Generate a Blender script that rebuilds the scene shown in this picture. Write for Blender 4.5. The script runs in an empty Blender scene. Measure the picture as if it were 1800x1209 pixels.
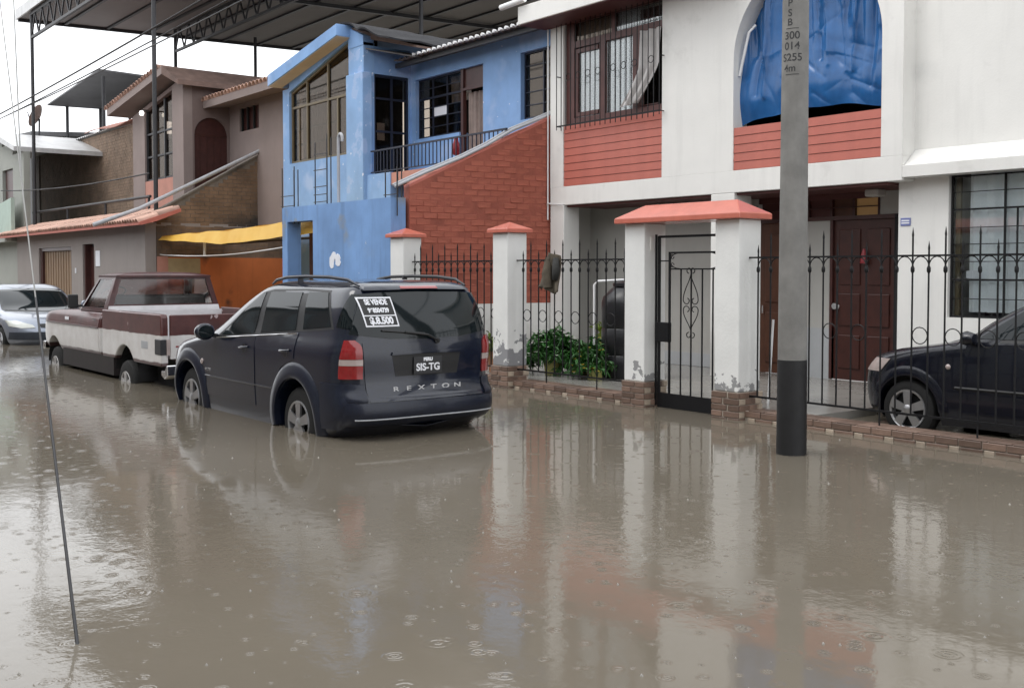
import bpy, bmesh, math, random
from mathutils import Vector, Matrix, noise
random.seed(7)
R = math.radians
sc = bpy.context.scene
col = sc.collection

# ---------------------------------------------------------------- camera
CAM = (0.0, 0.0, 1.62)
cam_d = bpy.data.cameras.new('camera'); cam = bpy.data.objects.new('camera', cam_d); col.objects.link(cam)
cam.location = CAM
cam_d.sensor_width = 36.0; cam_d.lens = 38.0; cam_d.shift_y = -0.0309
cam_d.clip_start = 0.05; cam_d.clip_end = 2000
TH, TILT = R(37.9), R(2.2)
fwd = Vector((-math.cos(TH)*math.cos(TILT), math.sin(TH)*math.cos(TILT), -math.sin(TILT)))
cam.rotation_euler = fwd.to_track_quat('-Z', 'Y').to_euler()
sc.camera = cam

# ---------------------------------------------------------------- world: rain-grey overcast sky
w = bpy.data.worlds.new('World'); sc.world = w; w.use_nodes = True
nt = w.node_tree; nt.nodes.clear()
out = nt.nodes.new('ShaderNodeOutputWorld'); bg = nt.nodes.new('ShaderNodeBackground')
sky = nt.nodes.new('ShaderNodeTexSky'); sky.sky_type = 'NISHITA'; sky.sun_disc = False
SUN_EL, SUN_AZ = R(58), R(205)
sky.sun_elevation = SUN_EL; sky.sun_rotation = SUN_AZ
hs = nt.nodes.new('ShaderNodeHueSaturation'); hs.inputs['Saturation'].default_value = 0.12
mx = nt.nodes.new('ShaderNodeMix'); mx.data_type = 'RGBA'; mx.inputs['Factor'].default_value = 0.88
mx.inputs['B'].default_value = (9.1, 9.3, 9.6, 1)
nt.links.new(sky.outputs[0], hs.inputs['Color']); nt.links.new(hs.outputs[0], mx.inputs['A'])
nt.links.new(mx.outputs['Result'], bg.inputs['Color']); bg.inputs['Strength'].default_value = 0.10
nt.links.new(bg.outputs[0], out.inputs[0])
sd = bpy.data.lights.new('sun', 'SUN'); sd.energy = 0.5; sd.angle = R(25); sd.color = (1.0, 0.97, 0.93)
so = bpy.data.objects.new('sun', sd); col.objects.link(so)
sv = Vector((math.sin(SUN_AZ)*math.cos(SUN_EL), math.cos(SUN_AZ)*math.cos(SUN_EL), math.sin(SUN_EL)))
so.rotation_euler = (-sv).to_track_quat('-Z', 'Y').to_euler(); so.location = (0, 0, 30)
sc.view_settings.view_transform = 'Standard'; sc.view_settings.look = 'None'
sc.view_settings.gamma = 1.0; sc.view_settings.exposure = 1.08
sc.view_settings.use_curve_mapping = False
sc.cycles.max_bounces = 8; sc.cycles.transparent_max_bounces = 12
sc.cycles.use_denoising = True

# ---------------------------------------------------------------- materials
MATS = {}
class NT:
    def __init__(s, name):
        s.m = bpy.data.materials.new(name); s.m.use_nodes = True
        s.t = s.m.node_tree; s.t.nodes.clear()
        s.out = s.t.nodes.new('ShaderNodeOutputMaterial')
        s.b = s.t.nodes.new('ShaderNodeBsdfPrincipled')
        s.t.links.new(s.b.outputs[0], s.out.inputs[0])
        s.co = s.t.nodes.new('ShaderNodeTexCoord').outputs['Object']
    def n(s, typ, **kw):
        nd = s.t.nodes.new('ShaderNode' + typ)
        for k, v in kw.items():
            if k.startswith('_'): setattr(nd, k[1:], v)
            else: s.set(nd.inputs[k.replace('__', ' ')] if not k.isdigit() else nd.inputs[int(k)], v)
        return nd
    def set(s, sock, v):
        if isinstance(v, bpy.types.NodeSocket): s.t.links.new(v, sock)
        else: sock.default_value = v
    def math(s, op, a, b=0.0, c=0.0, clamp=False):
        nd = s.t.nodes.new('ShaderNodeMath'); nd.operation = op; nd.use_clamp = clamp
        for i, v in enumerate((a, b, c)): s.set(nd.inputs[i], v)
        return nd.outputs[0]
    def mix(s, f, a, b):
        nd = s.t.nodes.new('ShaderNodeMix'); nd.data_type = 'RGBA'
        s.set(nd.inputs['Factor'], f)
        s.set(nd.inputs['A'], a if not isinstance(a, tuple) else (*a, 1)[:4])
        s.set(nd.inputs['B'], b if not isinstance(b, tuple) else (*b, 1)[:4])
        return nd.outputs['Result']
    def map(s, scale=(1, 1, 1), loc=(0, 0, 0)):
        nd = s.t.nodes.new('ShaderNodeMapping'); s.t.links.new(s.co, nd.inputs[0])
        nd.inputs['Scale'].default_value = scale; nd.inputs['Location'].default_value = loc
        return nd.outputs[0]
    def noise(s, scale, detail=4, rough=.55, vec=None):
        nd = s.t.nodes.new('ShaderNodeTexNoise'); s.set(nd.inputs['Vector'], vec or s.co)
        nd.inputs['Scale'].default_value = scale; nd.inputs['Detail'].default_value = detail; nd.inputs['Roughness'].default_value = rough
        return nd.outputs[0]
    def ramp(s, v, lo, hi):
        nd = s.t.nodes.new('ShaderNodeMapRange'); s.set(nd.inputs[0], v)
        nd.inputs[1].default_value = lo; nd.inputs[2].default_value = hi; nd.clamp = True
        return nd.outputs[0]
    def xyz(s):
        nd = s.t.nodes.new('ShaderNodeSeparateXYZ'); s.t.links.new(s.co, nd.inputs[0]); return nd.outputs
    def bump(s, h, strength=.3, dist=.01):
        nd = s.t.nodes.new('ShaderNodeBump'); nd.inputs['Strength'].default_value = strength; nd.inputs['Distance'].default_value = dist
        s.t.links.new(h, nd.inputs['Height']); s.t.links.new(nd.outputs[0], s.b.inputs['Normal'])

def vary(c, k): return tuple(min(1, x*k) for x in c)
def M(name, c, rough=.6, var=.12, scale=3.0, metal=0, spec=.5, bump=0, bscale=60, streak=0, coat=0, layers=(), rvar=0.0, island=0.0):
    """plain weathered surface: base colour with cloudy variation, optional vertical streaks, optional layers (colour, mask function)"""
    g = NT(name)
    f = g.noise(scale, 6, .6)
    cc = g.mix(g.ramp(f, .3, .7), vary(c, 1-var), vary(c, 1+var))
    if streak:
        st = g.noise(1.0, 5, .6, g.map((7, 7, .55)))
        cc = g.mix(g.math('MULTIPLY', g.ramp(st, .52, .78), streak), cc, vary(c, .5))
    if island:
        oi = g.t.nodes.new('ShaderNodeObjectInfo').outputs['Random']
        k = g.math('MULTIPLY_ADD', oi, island*2, 1-island)
        vm = g.t.nodes.new('ShaderNodeVectorMath'); vm.operation = 'SCALE'
        g.set(vm.inputs[0], cc); g.set(vm.inputs['Scale'], k); cc = vm.outputs[0]
    for lc, fn in layers:
        cc = g.mix(fn(g), cc, lc)
    g.set(g.b.inputs['Base Color'], cc)
    g.b.inputs['Metallic'].default_value = metal
    g.b.inputs['Specular IOR Level'].default_value = spec
    if rvar:
        g.set(g.b.inputs['Roughness'], g.math('MULTIPLY_ADD', g.noise(scale*1.7, 4), rvar, rough-rvar*.5, clamp=True))
    else: g.b.inputs['Roughness'].default_value = rough
    if coat: g.b.inputs['Coat Weight'].default_value = coat; g.b.inputs['Coat Roughness'].default_value = .06
    if bump: g.bump(g.noise(bscale, 6, .65), bump, .01)
    MATS[name] = g.m
    return g.m

def low_peel(z0, z1, thr=.5, sc_=5.0, soft=.02):
    """damp plaster broken away near the foot, a shape of its own"""
    def fn(g):
        z = g.xyz()[2]
        h = g.ramp(z, z1, z0)
        v = g.math('ADD', g.noise(sc_, 5, .55), g.math('MULTIPLY', h, .45))
        return g.ramp(v, thr+.28, thr+.28+soft)
    return fn
def flecks(scale, thr, det=3):
    def fn(g): return g.ramp(g.noise(scale, det, .6), thr, thr+.015)
    return fn
def cells(scale, thr, soft=.02, zlo=None, zhi=None):
    def fn(g):
        v = g.noise(scale, 4, .5)
        m = g.ramp(v, thr, thr+soft)
        if zlo is not None:
            m = g.math('MULTIPLY', m, g.ramp(g.xyz()[2], zlo, zhi))
        return m
    return fn

def damp(z0, z1):
    def fn(g):
        h = g.ramp(g.xyz()[2], z1, z0)
        return g.math('MULTIPLY', g.ramp(g.math('ADD', g.noise(2.2, 6, .6), g.math('MULTIPLY', h, .5)), .62, .95), .8)
    return fn
WHITE = M('white_plaster', (.73, .72, .69), .75, .05, .9, bump=.2, bscale=35, streak=.17, layers=[((.45, .44, .41), damp(.15, 1.0)), ((.60, .60, .58), cells(1.1, .62, .25))])
PILLAR = M('pillar_plaster', (.72, .72, .70), .75, .06, 2.5, bump=.2, bscale=40, layers=[((.25, .25, .26), low_peel(.3, 1.15, .52, 6))])
GATECOL = M('gate_column_plaster', (.72, .72, .70), .75, .06, 2.5, bump=.35, bscale=30, layers=[((.27, .27, .27), low_peel(.3, 1.0, .635, 7))])
CREAM = M('porch_plaster', (.39, .38, .355), .8, .06, 1.5, bump=.1, bscale=30, streak=.12)  # whitish porch wall darkened, the porch shadow is put into its colour
GREYSK = M('grey_skirting', (.36, .37, .38), .7, .06)
CORAL = M('coral_paint', (.43, .125, .092), .55, .08, 4, bump=.1, streak=.1, rvar=.2)
CORALCAP = M('coral_cap_paint', (.52, .155, .11), .22, .10, 5, bump=.08, rvar=.2)
MAROON = M('maroon_ceiling', (.09, .026, .023), .6, .1)
WINWOOD = M('window_wood', (.085, .027, .022), .4, .2, 6, streak=.25)
MAHOG = M('mahogany', (.055, .017, .014), .4, .25, 6, streak=.3)
BROWNWOOD = M('brown_wood', (.10, .038, .020), .5, .2, 5, streak=.4)
DOORWOOD = M('door_wood', (.050, .015, .011), .38, .25, 7, streak=.4)
IRON = M('black_iron', (.007, .007, .008), .5, .3, 20, spec=.3)
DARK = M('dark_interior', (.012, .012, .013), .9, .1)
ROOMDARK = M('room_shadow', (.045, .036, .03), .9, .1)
CURTAIN = M('white_curtain', (.86, .89, .92), .9, .05, 8)
CURTAING = M('grey_curtain', (.50, .48, .47), .9, .1, 8)
TANKBLK = M('black_polyethylene', (.012, .012, .014), .35, .2)
PVC = M('white_pvc', (.70, .70, .70), .4, .05)
GREYPIPE = M('grey_pipe', (.38, .39, .41), .45, .12, 6)
CONC = M('pole_concrete', (.185, .18, .17), .8, .22, 4, bump=.3, bscale=80, streak=.25)
BLACKPAINT = M('black_pole_paint', (.006, .006, .007), .6, .4, 6, bump=.2, bscale=40, rvar=.3)
STENCIL = M('stencil_ink', (.03, .03, .032), .7, .2, 30)
WETFLOOR = M('wet_cement_floor', (.26, .25, .23), .22, .12, 2)
PLASTICYEL = M('yellow_bucket_plastic', (.50, .47, .16), .45, .1)
TERRAP = M('terracotta_pot', (.36, .17, .09), .7, .12)
LEAF = M('leaf_green', (.035, .13, .024), .45, .5, 9)
LEAFY = M('leaf_yellow_green', (.16, .22, .03), .5, .4, 9)
PETAL = M('yellow_petal', (.70, .50, .04), .6, .1)
PETALW = M('white_petal', (.75, .75, .68), .6, .1)
STEM = M('plant_stem', (.07, .10, .03), .6, .2)
JACKET = M('olive_cloth', (.085, .07, .05), .95, .3, 10)
JACKETD = M('dark_cloth', (.03, .03, .028), .95, .3, 10)
def tarp():
    g = NT('blue_tarpaulin')
    cc = g.mix(g.ramp(g.noise(4, 5), .3, .7), (.010, .078, .23), (.018, .118, .33))
    g.set(g.b.inputs['Base Color'], cc); g.b.inputs['Roughness'].default_value = .25
    g.bump(g.noise(3, 3, .5, g.map((3, 3, .8))), .12, .03); MATS['blue_tarpaulin'] = g.m; return g.m
TARP = tarp()
BLUEPAINT = M('blue_wall_paint', (.20, .345, .60), .75, .14, 1.3, bump=.2, bscale=25, streak=.10,
              layers=[((.60, .66, .76), cells(9.0, .70, .01)), ((.30, .42, .64), cells(1.5, .55, .12))])
BLUEPEEL = M('blue_peeling_paint', (.22, .365, .60), .75, .12, 1.5, bump=.25, bscale=25,
             layers=[((.62, .68, .78), cells(8, .665, .03)), ((.30, .42, .64), cells(3, .56, .05))])
BLUESTAIN = M('blue_street_wall_paint', (.165, .30, .55), .75, .18, 1.1, bump=.2, bscale=25, streak=.6,
              layers=[((.24, .25, .24), cells(1.5, .56, .10, 1.8, 2.5)), ((.65, .70, .78), cells(6.0, .72, .01))])
BLUEDK = M('dark_blue_frame', (.010, .014, .030), .5, .2)
SOFFIT = M('cream_soffit', (.62, .52, .38), .8, .08, 2)
YELSTEEL = M('ochre_window_frame', (.13, .10, .055), .5, .2)
REDBRICK = M('red_painted_brick', (.345, .098, .062), .75, .28, 2.2, bump=.8, bscale=20, streak=.3, island=.06, layers=[((.23, .058, .04), cells(1.4, .56, .16)), ((.52, .30, .25), cells(8, .71, .02))])
REDMORTAR = M('red_painted_mortar', (.29, .082, .054), .85, .2, 3, bump=.8, bscale=25, streak=.3)
BRICKS_BROWN = M('weathered_brick', (.21, .135, .085), .85, .35, 2.5, bump=.4, bscale=40, streak=.3, island=.2, layers=[((.05, .045, .04), cells(.9, .56, .18))])
MORTAR = M('grey_mortar', (.16, .14, .12), .9, .25, 3, bump=.4, layers=[((.04, .038, .035), cells(.9, .56, .18))])
BRICK_FAR = M('far_tan_brick', (.22, .155, .11), .85, .3, 2.0, bump=.4, bscale=40, streak=.2)
MORTAR_FAR = M('far_mortar', (.20, .165, .13), .9, .2, 3)
STONEBR = M('brown_stone_tile', (.165, .108, .082), .4, .25, 6, bump=.3, bscale=50, island=.35)
STONEBE = M('beige_stone_tile', (.38, .31, .24), .4, .2, 6, bump=.3, bscale=50, island=.15)
GROUT = M('pale_grout', (.42, .37, .31), .7, .1)
ORANGE = M('orange_wall_paint', (.56, .155, .04), .75, .15, 1.2, streak=.3, layers=[((.04, .03, .025), cells(1.3, .60, .12))])
PINKW = M('pink_wall_paint', (.46, .22, .17), .75, .1)
BEIGEP = M('beige_plaster_patch', (.38, .30, .17), .8, .15)
YELTARP = None
def yel():
    g = NT('yellow_awning_sheet')
    cc = g.mix(g.ramp(g.noise(2, 5), .3, .7), (.84, .48, .06), (.92, .58, .12))
    g.set(g.b.inputs['Base Color'], cc); g.b.inputs['Roughness'].default_value = .5
    tr = g.n('BsdfTranslucent'); g.set(tr.inputs[0], cc)
    ms = g.n('MixShader'); ms.inputs[0].default_value = .25
    g.t.links.new(g.b.outputs[0], ms.inputs[1]); g.t.links.new(tr.outputs[0], ms.inputs[2]); g.t.links.new(ms.outputs[0], g.out.inputs[0])
    return g.m
YELTARP = yel()
MAUVE = M('mauve_shade_plaster', (.17, .125, .115), .8, .1, 1.5, streak=.15)  # darker copy of the mauve plaster, side-wall shade put into its colour
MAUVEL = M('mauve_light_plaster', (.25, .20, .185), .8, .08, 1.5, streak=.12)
GREYHOUSE = M('grey_green_plaster', (.33, .34, .31), .8, .08, 1.2, streak=.15)
TAUPE = M('taupe_plaster', (.27, .24, .225), .8, .07, 1.2, streak=.12)
MINT = M('mint_paint', (.42, .52, .46), .75, .08)
TANDOOR = M('tan_garage_wood', (.25, .165, .10), .55, .12, 3, streak=.2)
CLAYTILE = M('clay_roof_tile', (.52, .33, .26), .8, .25, 3, bump=.3, island=.25)
CLAYDK = M('dark_clay_tile', (.13, .085, .07), .8, .3, 3, bump=.3, island=.2)
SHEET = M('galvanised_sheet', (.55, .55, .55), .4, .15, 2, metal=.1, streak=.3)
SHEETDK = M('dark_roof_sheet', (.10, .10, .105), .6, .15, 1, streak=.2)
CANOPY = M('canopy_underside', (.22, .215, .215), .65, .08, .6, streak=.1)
STEELDK = M('dark_steel', (.025, .025, .028), .5, .2)
CABLE = M('black_cable', (.03, .03, .032), .6, .1)
CABLEL = M('galvanised_wire', (.22, .22, .21), .45, .15)
FELT = M('black_roof_felt', (.012, .012, .015), .9, .3, 6, bump=.5)
CORR = M('asbestos_corrugated', (.13, .12, .12), .8, .3, 3, streak=.3)
REDP = M('red_plastic', (.24, .012, .018), .4, .1)
PLAQUE = M('blue_enamel_plaque', (.17, .20, .42), .4, .15)
PAPER = M('white_paper', (.75, .76, .80), .8, .04)
WOODOLD = M('old_wood_board', (.24, .19, .17), .8, .2, 4, streak=.4)
CHROME = M('chrome', (.75, .75, .76), .12, .05, metal=1)
RIM = M('alloy_rim', (.45, .45, .46), .35, .1, 6, metal=.85)
RIMW = M('pale_steel_rim', (.42, .41, .40), .45, .1, 6, metal=.3)
RUBBER = M('tyre_rubber', (.005, .005, .005), .8, .2, 20)
BLKPL = M('black_trim', (.010, .010, .011), .45, .2)
REDLENS = M('red_tail_lens', (.24, .008, .010), .12, .15, 14, coat=.8)
CLEARLENS = M('clear_lamp_lens', (.40, .33, .31), .15, .1, 10, coat=.6)
LAMPBLUE = M('headlamp_lens', (.60, .62, .58), .12, .1, 6, coat=.8)
SUVPAINT = M('dark_navy_metallic', (.005, .008, .020), .28, .25, 30, metal=.0, spec=.25, coat=.9)
SUVPL = M('navy_bumper_plastic', (.009, .012, .024), .34, .2, 20, spec=.35, coat=.2)
BLACKCAR = M('black_blue_paint', (.004, .005, .011), .25, .2, 20, spec=.3, coat=.6)
SILVER = M('silver_blue_paint', (.27, .30, .36), .3, .06, 20, metal=.5, coat=.9)
def truckpaint():
    g = NT('two_tone_truck_paint')
    z = g.xyz()[2]
    zz = g.math('ADD', z, g.math('MULTIPLY', g.math('SUBTRACT', g.noise(3, 3), .5), .05))
    m = g.ramp(zz, 1.115, 1.125)
    mar = g.mix(g.ramp(g.noise(5, 5), .3, .7), (.052, .012, .011), (.095, .026, .023))
    wh = g.mix(g.ramp(g.noise(4, 5), .3, .75), (.68, .67, .66), (.52, .49, .47))
    bot = g.ramp(zz, .76, .74)
    wh = g.mix(bot, wh, (.07, .035, .035))
    peel = g.ramp(g.noise(4.0, 4), .66, .68)
    cc = g.mix(m, wh, g.mix(peel, mar, (.42, .34, .34)))
    g.set(g.b.inputs['Base Color'], cc); g.b.inputs['Roughness'].default_value = .35
    g.b.inputs['Coat Weight'].default_value = .15
    return g.m
TRUCK = truckpaint()
MAROONCAR = M('maroon_truck_paint', (.055, .014, .014), .35, .3, 5, coat=.2)
WHITECAR = M('white_truck_paint', (.66, .65, .66), .35, .08, 5, coat=.4)
CARGLASS = M('tinted_car_glass', (.006, .010, .012), .05, .3, 2, spec=.42)
def glass(name, tint=(.95, .97, .97), refl=.03, k=.8):
    g = NT(name)
    tr = g.n('BsdfTransparent'); tr.inputs[0].default_value = (*tint, 1)
    gl = g.n('BsdfGlossy'); gl.inputs['Roughness'].default_value = .04
    fr = g.n('Fresnel'); fr.inputs['IOR'].default_value = 1.5
    f = g.math('ADD', g.math('MULTIPLY', fr.outputs[0], k), refl, clamp=True)
    ms = g.n('MixShader'); g.set(ms.inputs[0], f)
    g.t.links.new(tr.outputs[0], ms.inputs[1]); g.t.links.new(gl.outputs[0], ms.inputs[2]); g.t.links.new(ms.outputs[0], g.out.inputs[0])
    return g.m
PANE = glass('window_pane')
PANEDK = glass('tinted_pane', (.60, .55, .50), .0, .28)
TRUCKGLASS = glass('truck_glass', (.92, .92, .90), .04, .8)
SUVGLASS = glass('suv_glass', (.42, .47, .47), .10)
def emit(name, c, s):
    g = NT(name); g.b.inputs['Base Color'].default_value = (*c, 1)
    g.b.inputs['Emission Color'].default_value = (*c, 1); g.b.inputs['Emission Strength'].default_value = s; return g.m
LAMPON = emit('lit_lamp', (1, .98, .92), 3.0)
AMBER = emit('amber_lit_pane', (.40, .23, .09), .06)
LAMPOFF = M('frosted_lamp', (.50, .48, .45), .4, .05)

def watermat():
    g = NT('muddy_flood_water')
    mud = g.mix(g.ramp(g.noise(.35, 4), .3, .7), (.132, .114, .088), (.168, .146, .115))
    g.set(g.b.inputs['Base Color'], mud)
    g.b.inputs['Roughness'].default_value = .055; g.b.inputs['IOR'].default_value = 1.5
    rip = g.noise(1.0, 4, .55, g.map((7, 7, 1)))
    rip2 = g.noise(1.0, 3, .5, g.map((34, 34, 1), (3, 1, 0)))
    slow = g.noise(1.0, 2, .5, g.map((1.1, 1.1, 1), (9, 4, 0)))
    gust = g.ramp(g.noise(1.0, 3, .5, g.map((.32, .22, 1), (2, 7, 0))), .38, .66)
    h = g.math('MULTIPLY', rip, g.math('MULTIPLY_ADD', gust, .0026, .0004))
    h = g.math('ADD', h, g.math('MULTIPLY', rip2, g.math('MULTIPLY_ADD', gust, .0006, .00008)))
    h = g.math('ADD', h, g.math('MULTIPLY', slow, .0025))
    for k, (s, off, rad) in enumerate(((2.6, 0, .30), (4.2, 5, .34), (6.5, 11, .38))):
        v = g.n('TexVoronoi'); v.voronoi_dimensions = '2D'; v.inputs['Scale'].default_value = s
        g.set(v.inputs['Vector'], g.map((1, 1, 1), (off, off*.7, 0)))
        d = v.outputs['Distance']
        sep = g.n('SeparateColor'); g.set(sep.inputs[0], v.outputs['Color'])
        rr = g.math('MULTIPLY_ADD', sep.outputs[0], rad*.75, rad*.25)
        q = g.math('DIVIDE', d, rr)
        env = g.math('SUBTRACT', 1.0, q, clamp=True)
        wv = g.math('SINE', g.math('MULTIPLY', q, g.math('MULTIPLY_ADD', sep.outputs[2], 12.0, 9.0)))
        on = g.math('MULTIPLY', g.ramp(sep.outputs[1], .52, .53), g.math('MULTIPLY_ADD', sep.outputs[2], .9, .15))
        h = g.math('ADD', h, g.math('MULTIPLY', g.math('MULTIPLY', g.math('MULTIPLY', wv, env), on), .00055))
    bp = g.n('Bump'); bp.inputs['Strength'].default_value = 1.0; bp.inputs['Distance'].default_value = 1.0
    g.set(bp.inputs['Height'], h); g.t.links.new(bp.outputs[0], g.b.inputs['Normal'])
    return g.m
WATER = watermat()
SPLASH = M('rain_splash_water', (.24, .225, .20), .12, .05, spec=.6)
ROADM = M('asphalt', (.05, .05, .05), .85, .2, 3)

# ---------------------------------------------------------------- mesh builder
WL = {}   # world location of an unrotated object's origin (None: local frame of a rotated thing)
def link(o): col.objects.link(o); return o
def thing(name, label, cat, loc=(0, 0, 0), rz=0.0, group=None):
    o = link(bpy.data.objects.new(name, None)); o.location = loc; o.rotation_euler = (0, 0, rz)
    o.empty_display_size = .2
    o['label'] = label; o['category'] = cat; o['kind'] = 'thing'
    if group: o['group'] = group
    WL[o.name] = None if rz else Vector(loc)
    return o
def tag(o, label, cat, group=None):
    o['label'] = label; o['category'] = cat
    if group: o['group'] = group
    return o
def struct(o): o['kind'] = 'structure'; return o

class MB:
    def __init__(s): s.v = []; s.f = []
    def add(s, vs, fs):
        b = len(s.v); s.v += [tuple(p) for p in vs]; s.f += [tuple(i+b for i in f) for f in fs]; return s
    def box(s, x0, x1, y0, y1, z0, z1):
        if x0 > x1: x0, x1 = x1, x0
        if y0 > y1: y0, y1 = y1, y0
        if z0 > z1: z0, z1 = z1, z0
        return s.add([(x0, y0, z0), (x1, y0, z0), (x1, y1, z0), (x0, y1, z0), (x0, y0, z1), (x1, y0, z1), (x1, y1, z1), (x0, y1, z1)],
                     [(0, 3, 2, 1), (4, 5, 6, 7), (0, 1, 5, 4), (1, 2, 6, 5), (2, 3, 7, 6), (3, 0, 4, 7)])
    def hexa(s, p):   # 8 corners: bottom 4 ccw, top 4
        return s.add(p, [(0, 3, 2, 1), (4, 5, 6, 7), (0, 1, 5, 4), (1, 2, 6, 5), (2, 3, 7, 6), (3, 0, 4, 7)])
    def prism(s, poly, axis, a, b):
        """extrude a 2-D polygon along axis ('x': poly is (y,z); 'y': (x,z); 'z': (x,y)) from a to b"""
        def P(u, v, t): return {'x': (t, u, v), 'y': (u, t, v), 'z': (u, v, t)}[axis]
        n = len(poly)
        vs = [P(u, v, a) for u, v in poly] + [P(u, v, b) for u, v in poly]
        fs = [tuple(range(n)), tuple(range(2*n-1, n-1, -1))] + [(i, i+n, (i+1) % n+n, (i+1) % n) for i in range(n)]
        return s.add(vs, fs)
    def tube(s, pts, r, n=8, closed=False, cap=True):
        pts = [Vector(p) for p in pts]; m = len(pts)
        rs = r if isinstance(r, (list, tuple)) else [r]*m
        up = None; rings = []
        for i, p in enumerate(pts):
            a = pts[(i-1) % m] if closed or i else p; c = pts[(i+1) % m] if closed or i < m-1 else p
            t = (c-a).normalized()
            if up is None:
                up = t.orthogonal().normalized()
            up = (up - t*up.dot(t))
            up = up.normalized() if up.length > 1e-6 else t.orthogonal().normalized()
            sd_ = t.cross(up)
            rings.append([p + (up*math.cos(2*math.pi*k/n) + sd_*math.sin(2*math.pi*k/n))*rs[i] for k in range(n)])
        vs = [q for ring in rings for q in ring]; fs = []
        for i in range(m if closed else m-1):
            j = (i+1) % m
            for k in range(n): fs.append((i*n+k, i*n+(k+1) % n, j*n+(k+1) % n, j*n+k))
        if cap and not closed: fs += [tuple(range(n-1, -1, -1)), tuple((m-1)*n+k for k in range(n))]
        return s.add(vs, fs)
    def bar(s, a, b, w_, h=None, up=(0, 0, 1)):
        a, b = Vector(a), Vector(b); t = (b-a).normalized(); h = h or w_
        u = Vector(up); u = (u - t*u.dot(t))
        if u.length < 1e-4: u = t.orthogonal()
        u.normalize(); sd_ = t.cross(u)
        q = [(-.5, -.5), (.5, -.5), (.5, .5), (-.5, .5)]
        return s.add([a+sd_*(x*w_)+u*(y*h) for x, y in q] + [b+sd_*(x*w_)+u*(y*h) for x, y in q],
                     [(0, 3, 2, 1), (4, 5, 6, 7), (0, 1, 5, 4), (1, 2, 6, 5), (2, 3, 7, 6), (3, 0, 4, 7)])
    def lathe(s, prof, n=24, axis='z', c=(0, 0, 0), cap=True):
        vs = []
        for r_, h in prof:
            for k in range(n):
                a = 2*math.pi*k/n; x, y = r_*math.cos(a), r_*math.sin(a)
                p = {'z': (x, y, h), 'y': (x, h, y), 'x': (h, x, y)}[axis]
                vs.append((p[0]+c[0], p[1]+c[1], p[2]+c[2]))
        fs = []
        m = len(prof)
        for i in range(m-1):
            for k in range(n): fs.append((i*n+k, i*n+(k+1) % n, (i+1)*n+(k+1) % n, (i+1)*n+k))
        if cap: fs += [tuple(range(n-1, -1, -1)), tuple((m-1)*n+k for k in range(n))]
        return s.add(vs, fs)
    def grid(s, fn, nu, nv, thick=None):
        vs = [fn(i/nu, j/nv) for j in range(nv+1) for i in range(nu+1)]
        W_ = nu+1
        fs = [(j*W_+i, j*W_+i+1, (j+1)*W_+i+1, (j+1)*W_+i) for j in range(nv) for i in range(nu)]
        if thick is None: return s.add(vs, fs)
        t = Vector(thick); n0 = len(vs)
        vs2 = [Vector(p)+t for p in vs]
        fs2 = [tuple(n0+i for i in reversed(f)) for f in fs]
        bd = [i for i in range(W_)] + [j*W_+nu for j in range(1, nv+1)] + [nv*W_+i for i in range(nu-1, -1, -1)] + [j*W_ for j in range(nv-1, 0, -1)]
        sk = [(bd[k], n0+bd[k], n0+bd[(k+1) % len(bd)], bd[(k+1) % len(bd)]) for k in range(len(bd))]
        return s.add(list(vs)+vs2, fs+fs2+sk)
    def mesh(s, name, mat, smooth=None):
        me = bpy.data.meshes.new(name); me.from_pydata([tuple(p) for p in s.v], [], s.f)
        bm = bmesh.new(); bm.from_mesh(me)
        bmesh.ops.recalc_face_normals(bm, faces=bm.faces); bm.to_mesh(me); bm.free()
        if mat: me.materials.append(mat)
        if smooth:
            for p in me.polygons: p.use_smooth = True
            if smooth < 179: me.set_sharp_from_angle(angle=R(smooth))
        return me
    def build(s, name, mat, parent=None, smooth=None, bevel=0, kind=None):
        o = link(bpy.data.objects.new(name, s.mesh(name, mat, smooth)))
        put(o, parent)
        if bevel:
            b = o.modifiers.new('bevel', 'BEVEL'); b.width = bevel; b.segments = 2; b.limit_method = 'ANGLE'
        if kind: o['kind'] = kind
        return o
def put(o, parent, at=(0, 0, 0)):
    if parent is not None:
        o.parent = parent
        pw = WL.get(parent.name)
        if pw is None: o.location = at; WL[o.name] = None if WL.get(parent.name, 0) is None else Vector(at)
        else: o.location = Vector(at)-pw; WL[o.name] = Vector(at)
    else:
        o.location = at; WL[o.name] = Vector(at)
    return o
def inst(name, me, parent, at, rz=0.0):
    o = link(bpy.data.objects.new(name, me)); put(o, parent, at)
    if rz: o.rotation_euler = (0, 0, rz)
    return o
def boxm(name, mat, x, y, z, bevel=.004):
    """a centred box mesh with softened edges, shared between alike pieces"""
    me = bpy.data.meshes.new(name); bm = bmesh.new()
    bmesh.ops.create_cube(bm, size=1); bmesh.ops.scale(bm, vec=(x, y, z), verts=bm.verts)
    if bevel: bmesh.ops.bevel(bm, geom=bm.edges[:], offset=bevel, segments=1, affect='EDGES')
    bm.to_mesh(me); bm.free(); me.materials.append(mat); return me
def text_mesh(txt, size, mat, depth=.0, bold=0.0):
    cu = bpy.data.curves.new('lettering', 'FONT'); cu.body = txt; cu.size = size; cu.extrude = depth; cu.offset = bold
    cu.align_x = 'CENTER'; cu.align_y = 'CENTER'
    o = link(bpy.data.objects.new('lettering', cu))
    dg = bpy.context.evaluated_depsgraph_get()
    me = bpy.data.meshes.new_from_object(o.evaluated_get(dg))
    bpy.data.objects.remove(o); me.materials.clear(); me.materials.append(mat); return me

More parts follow.
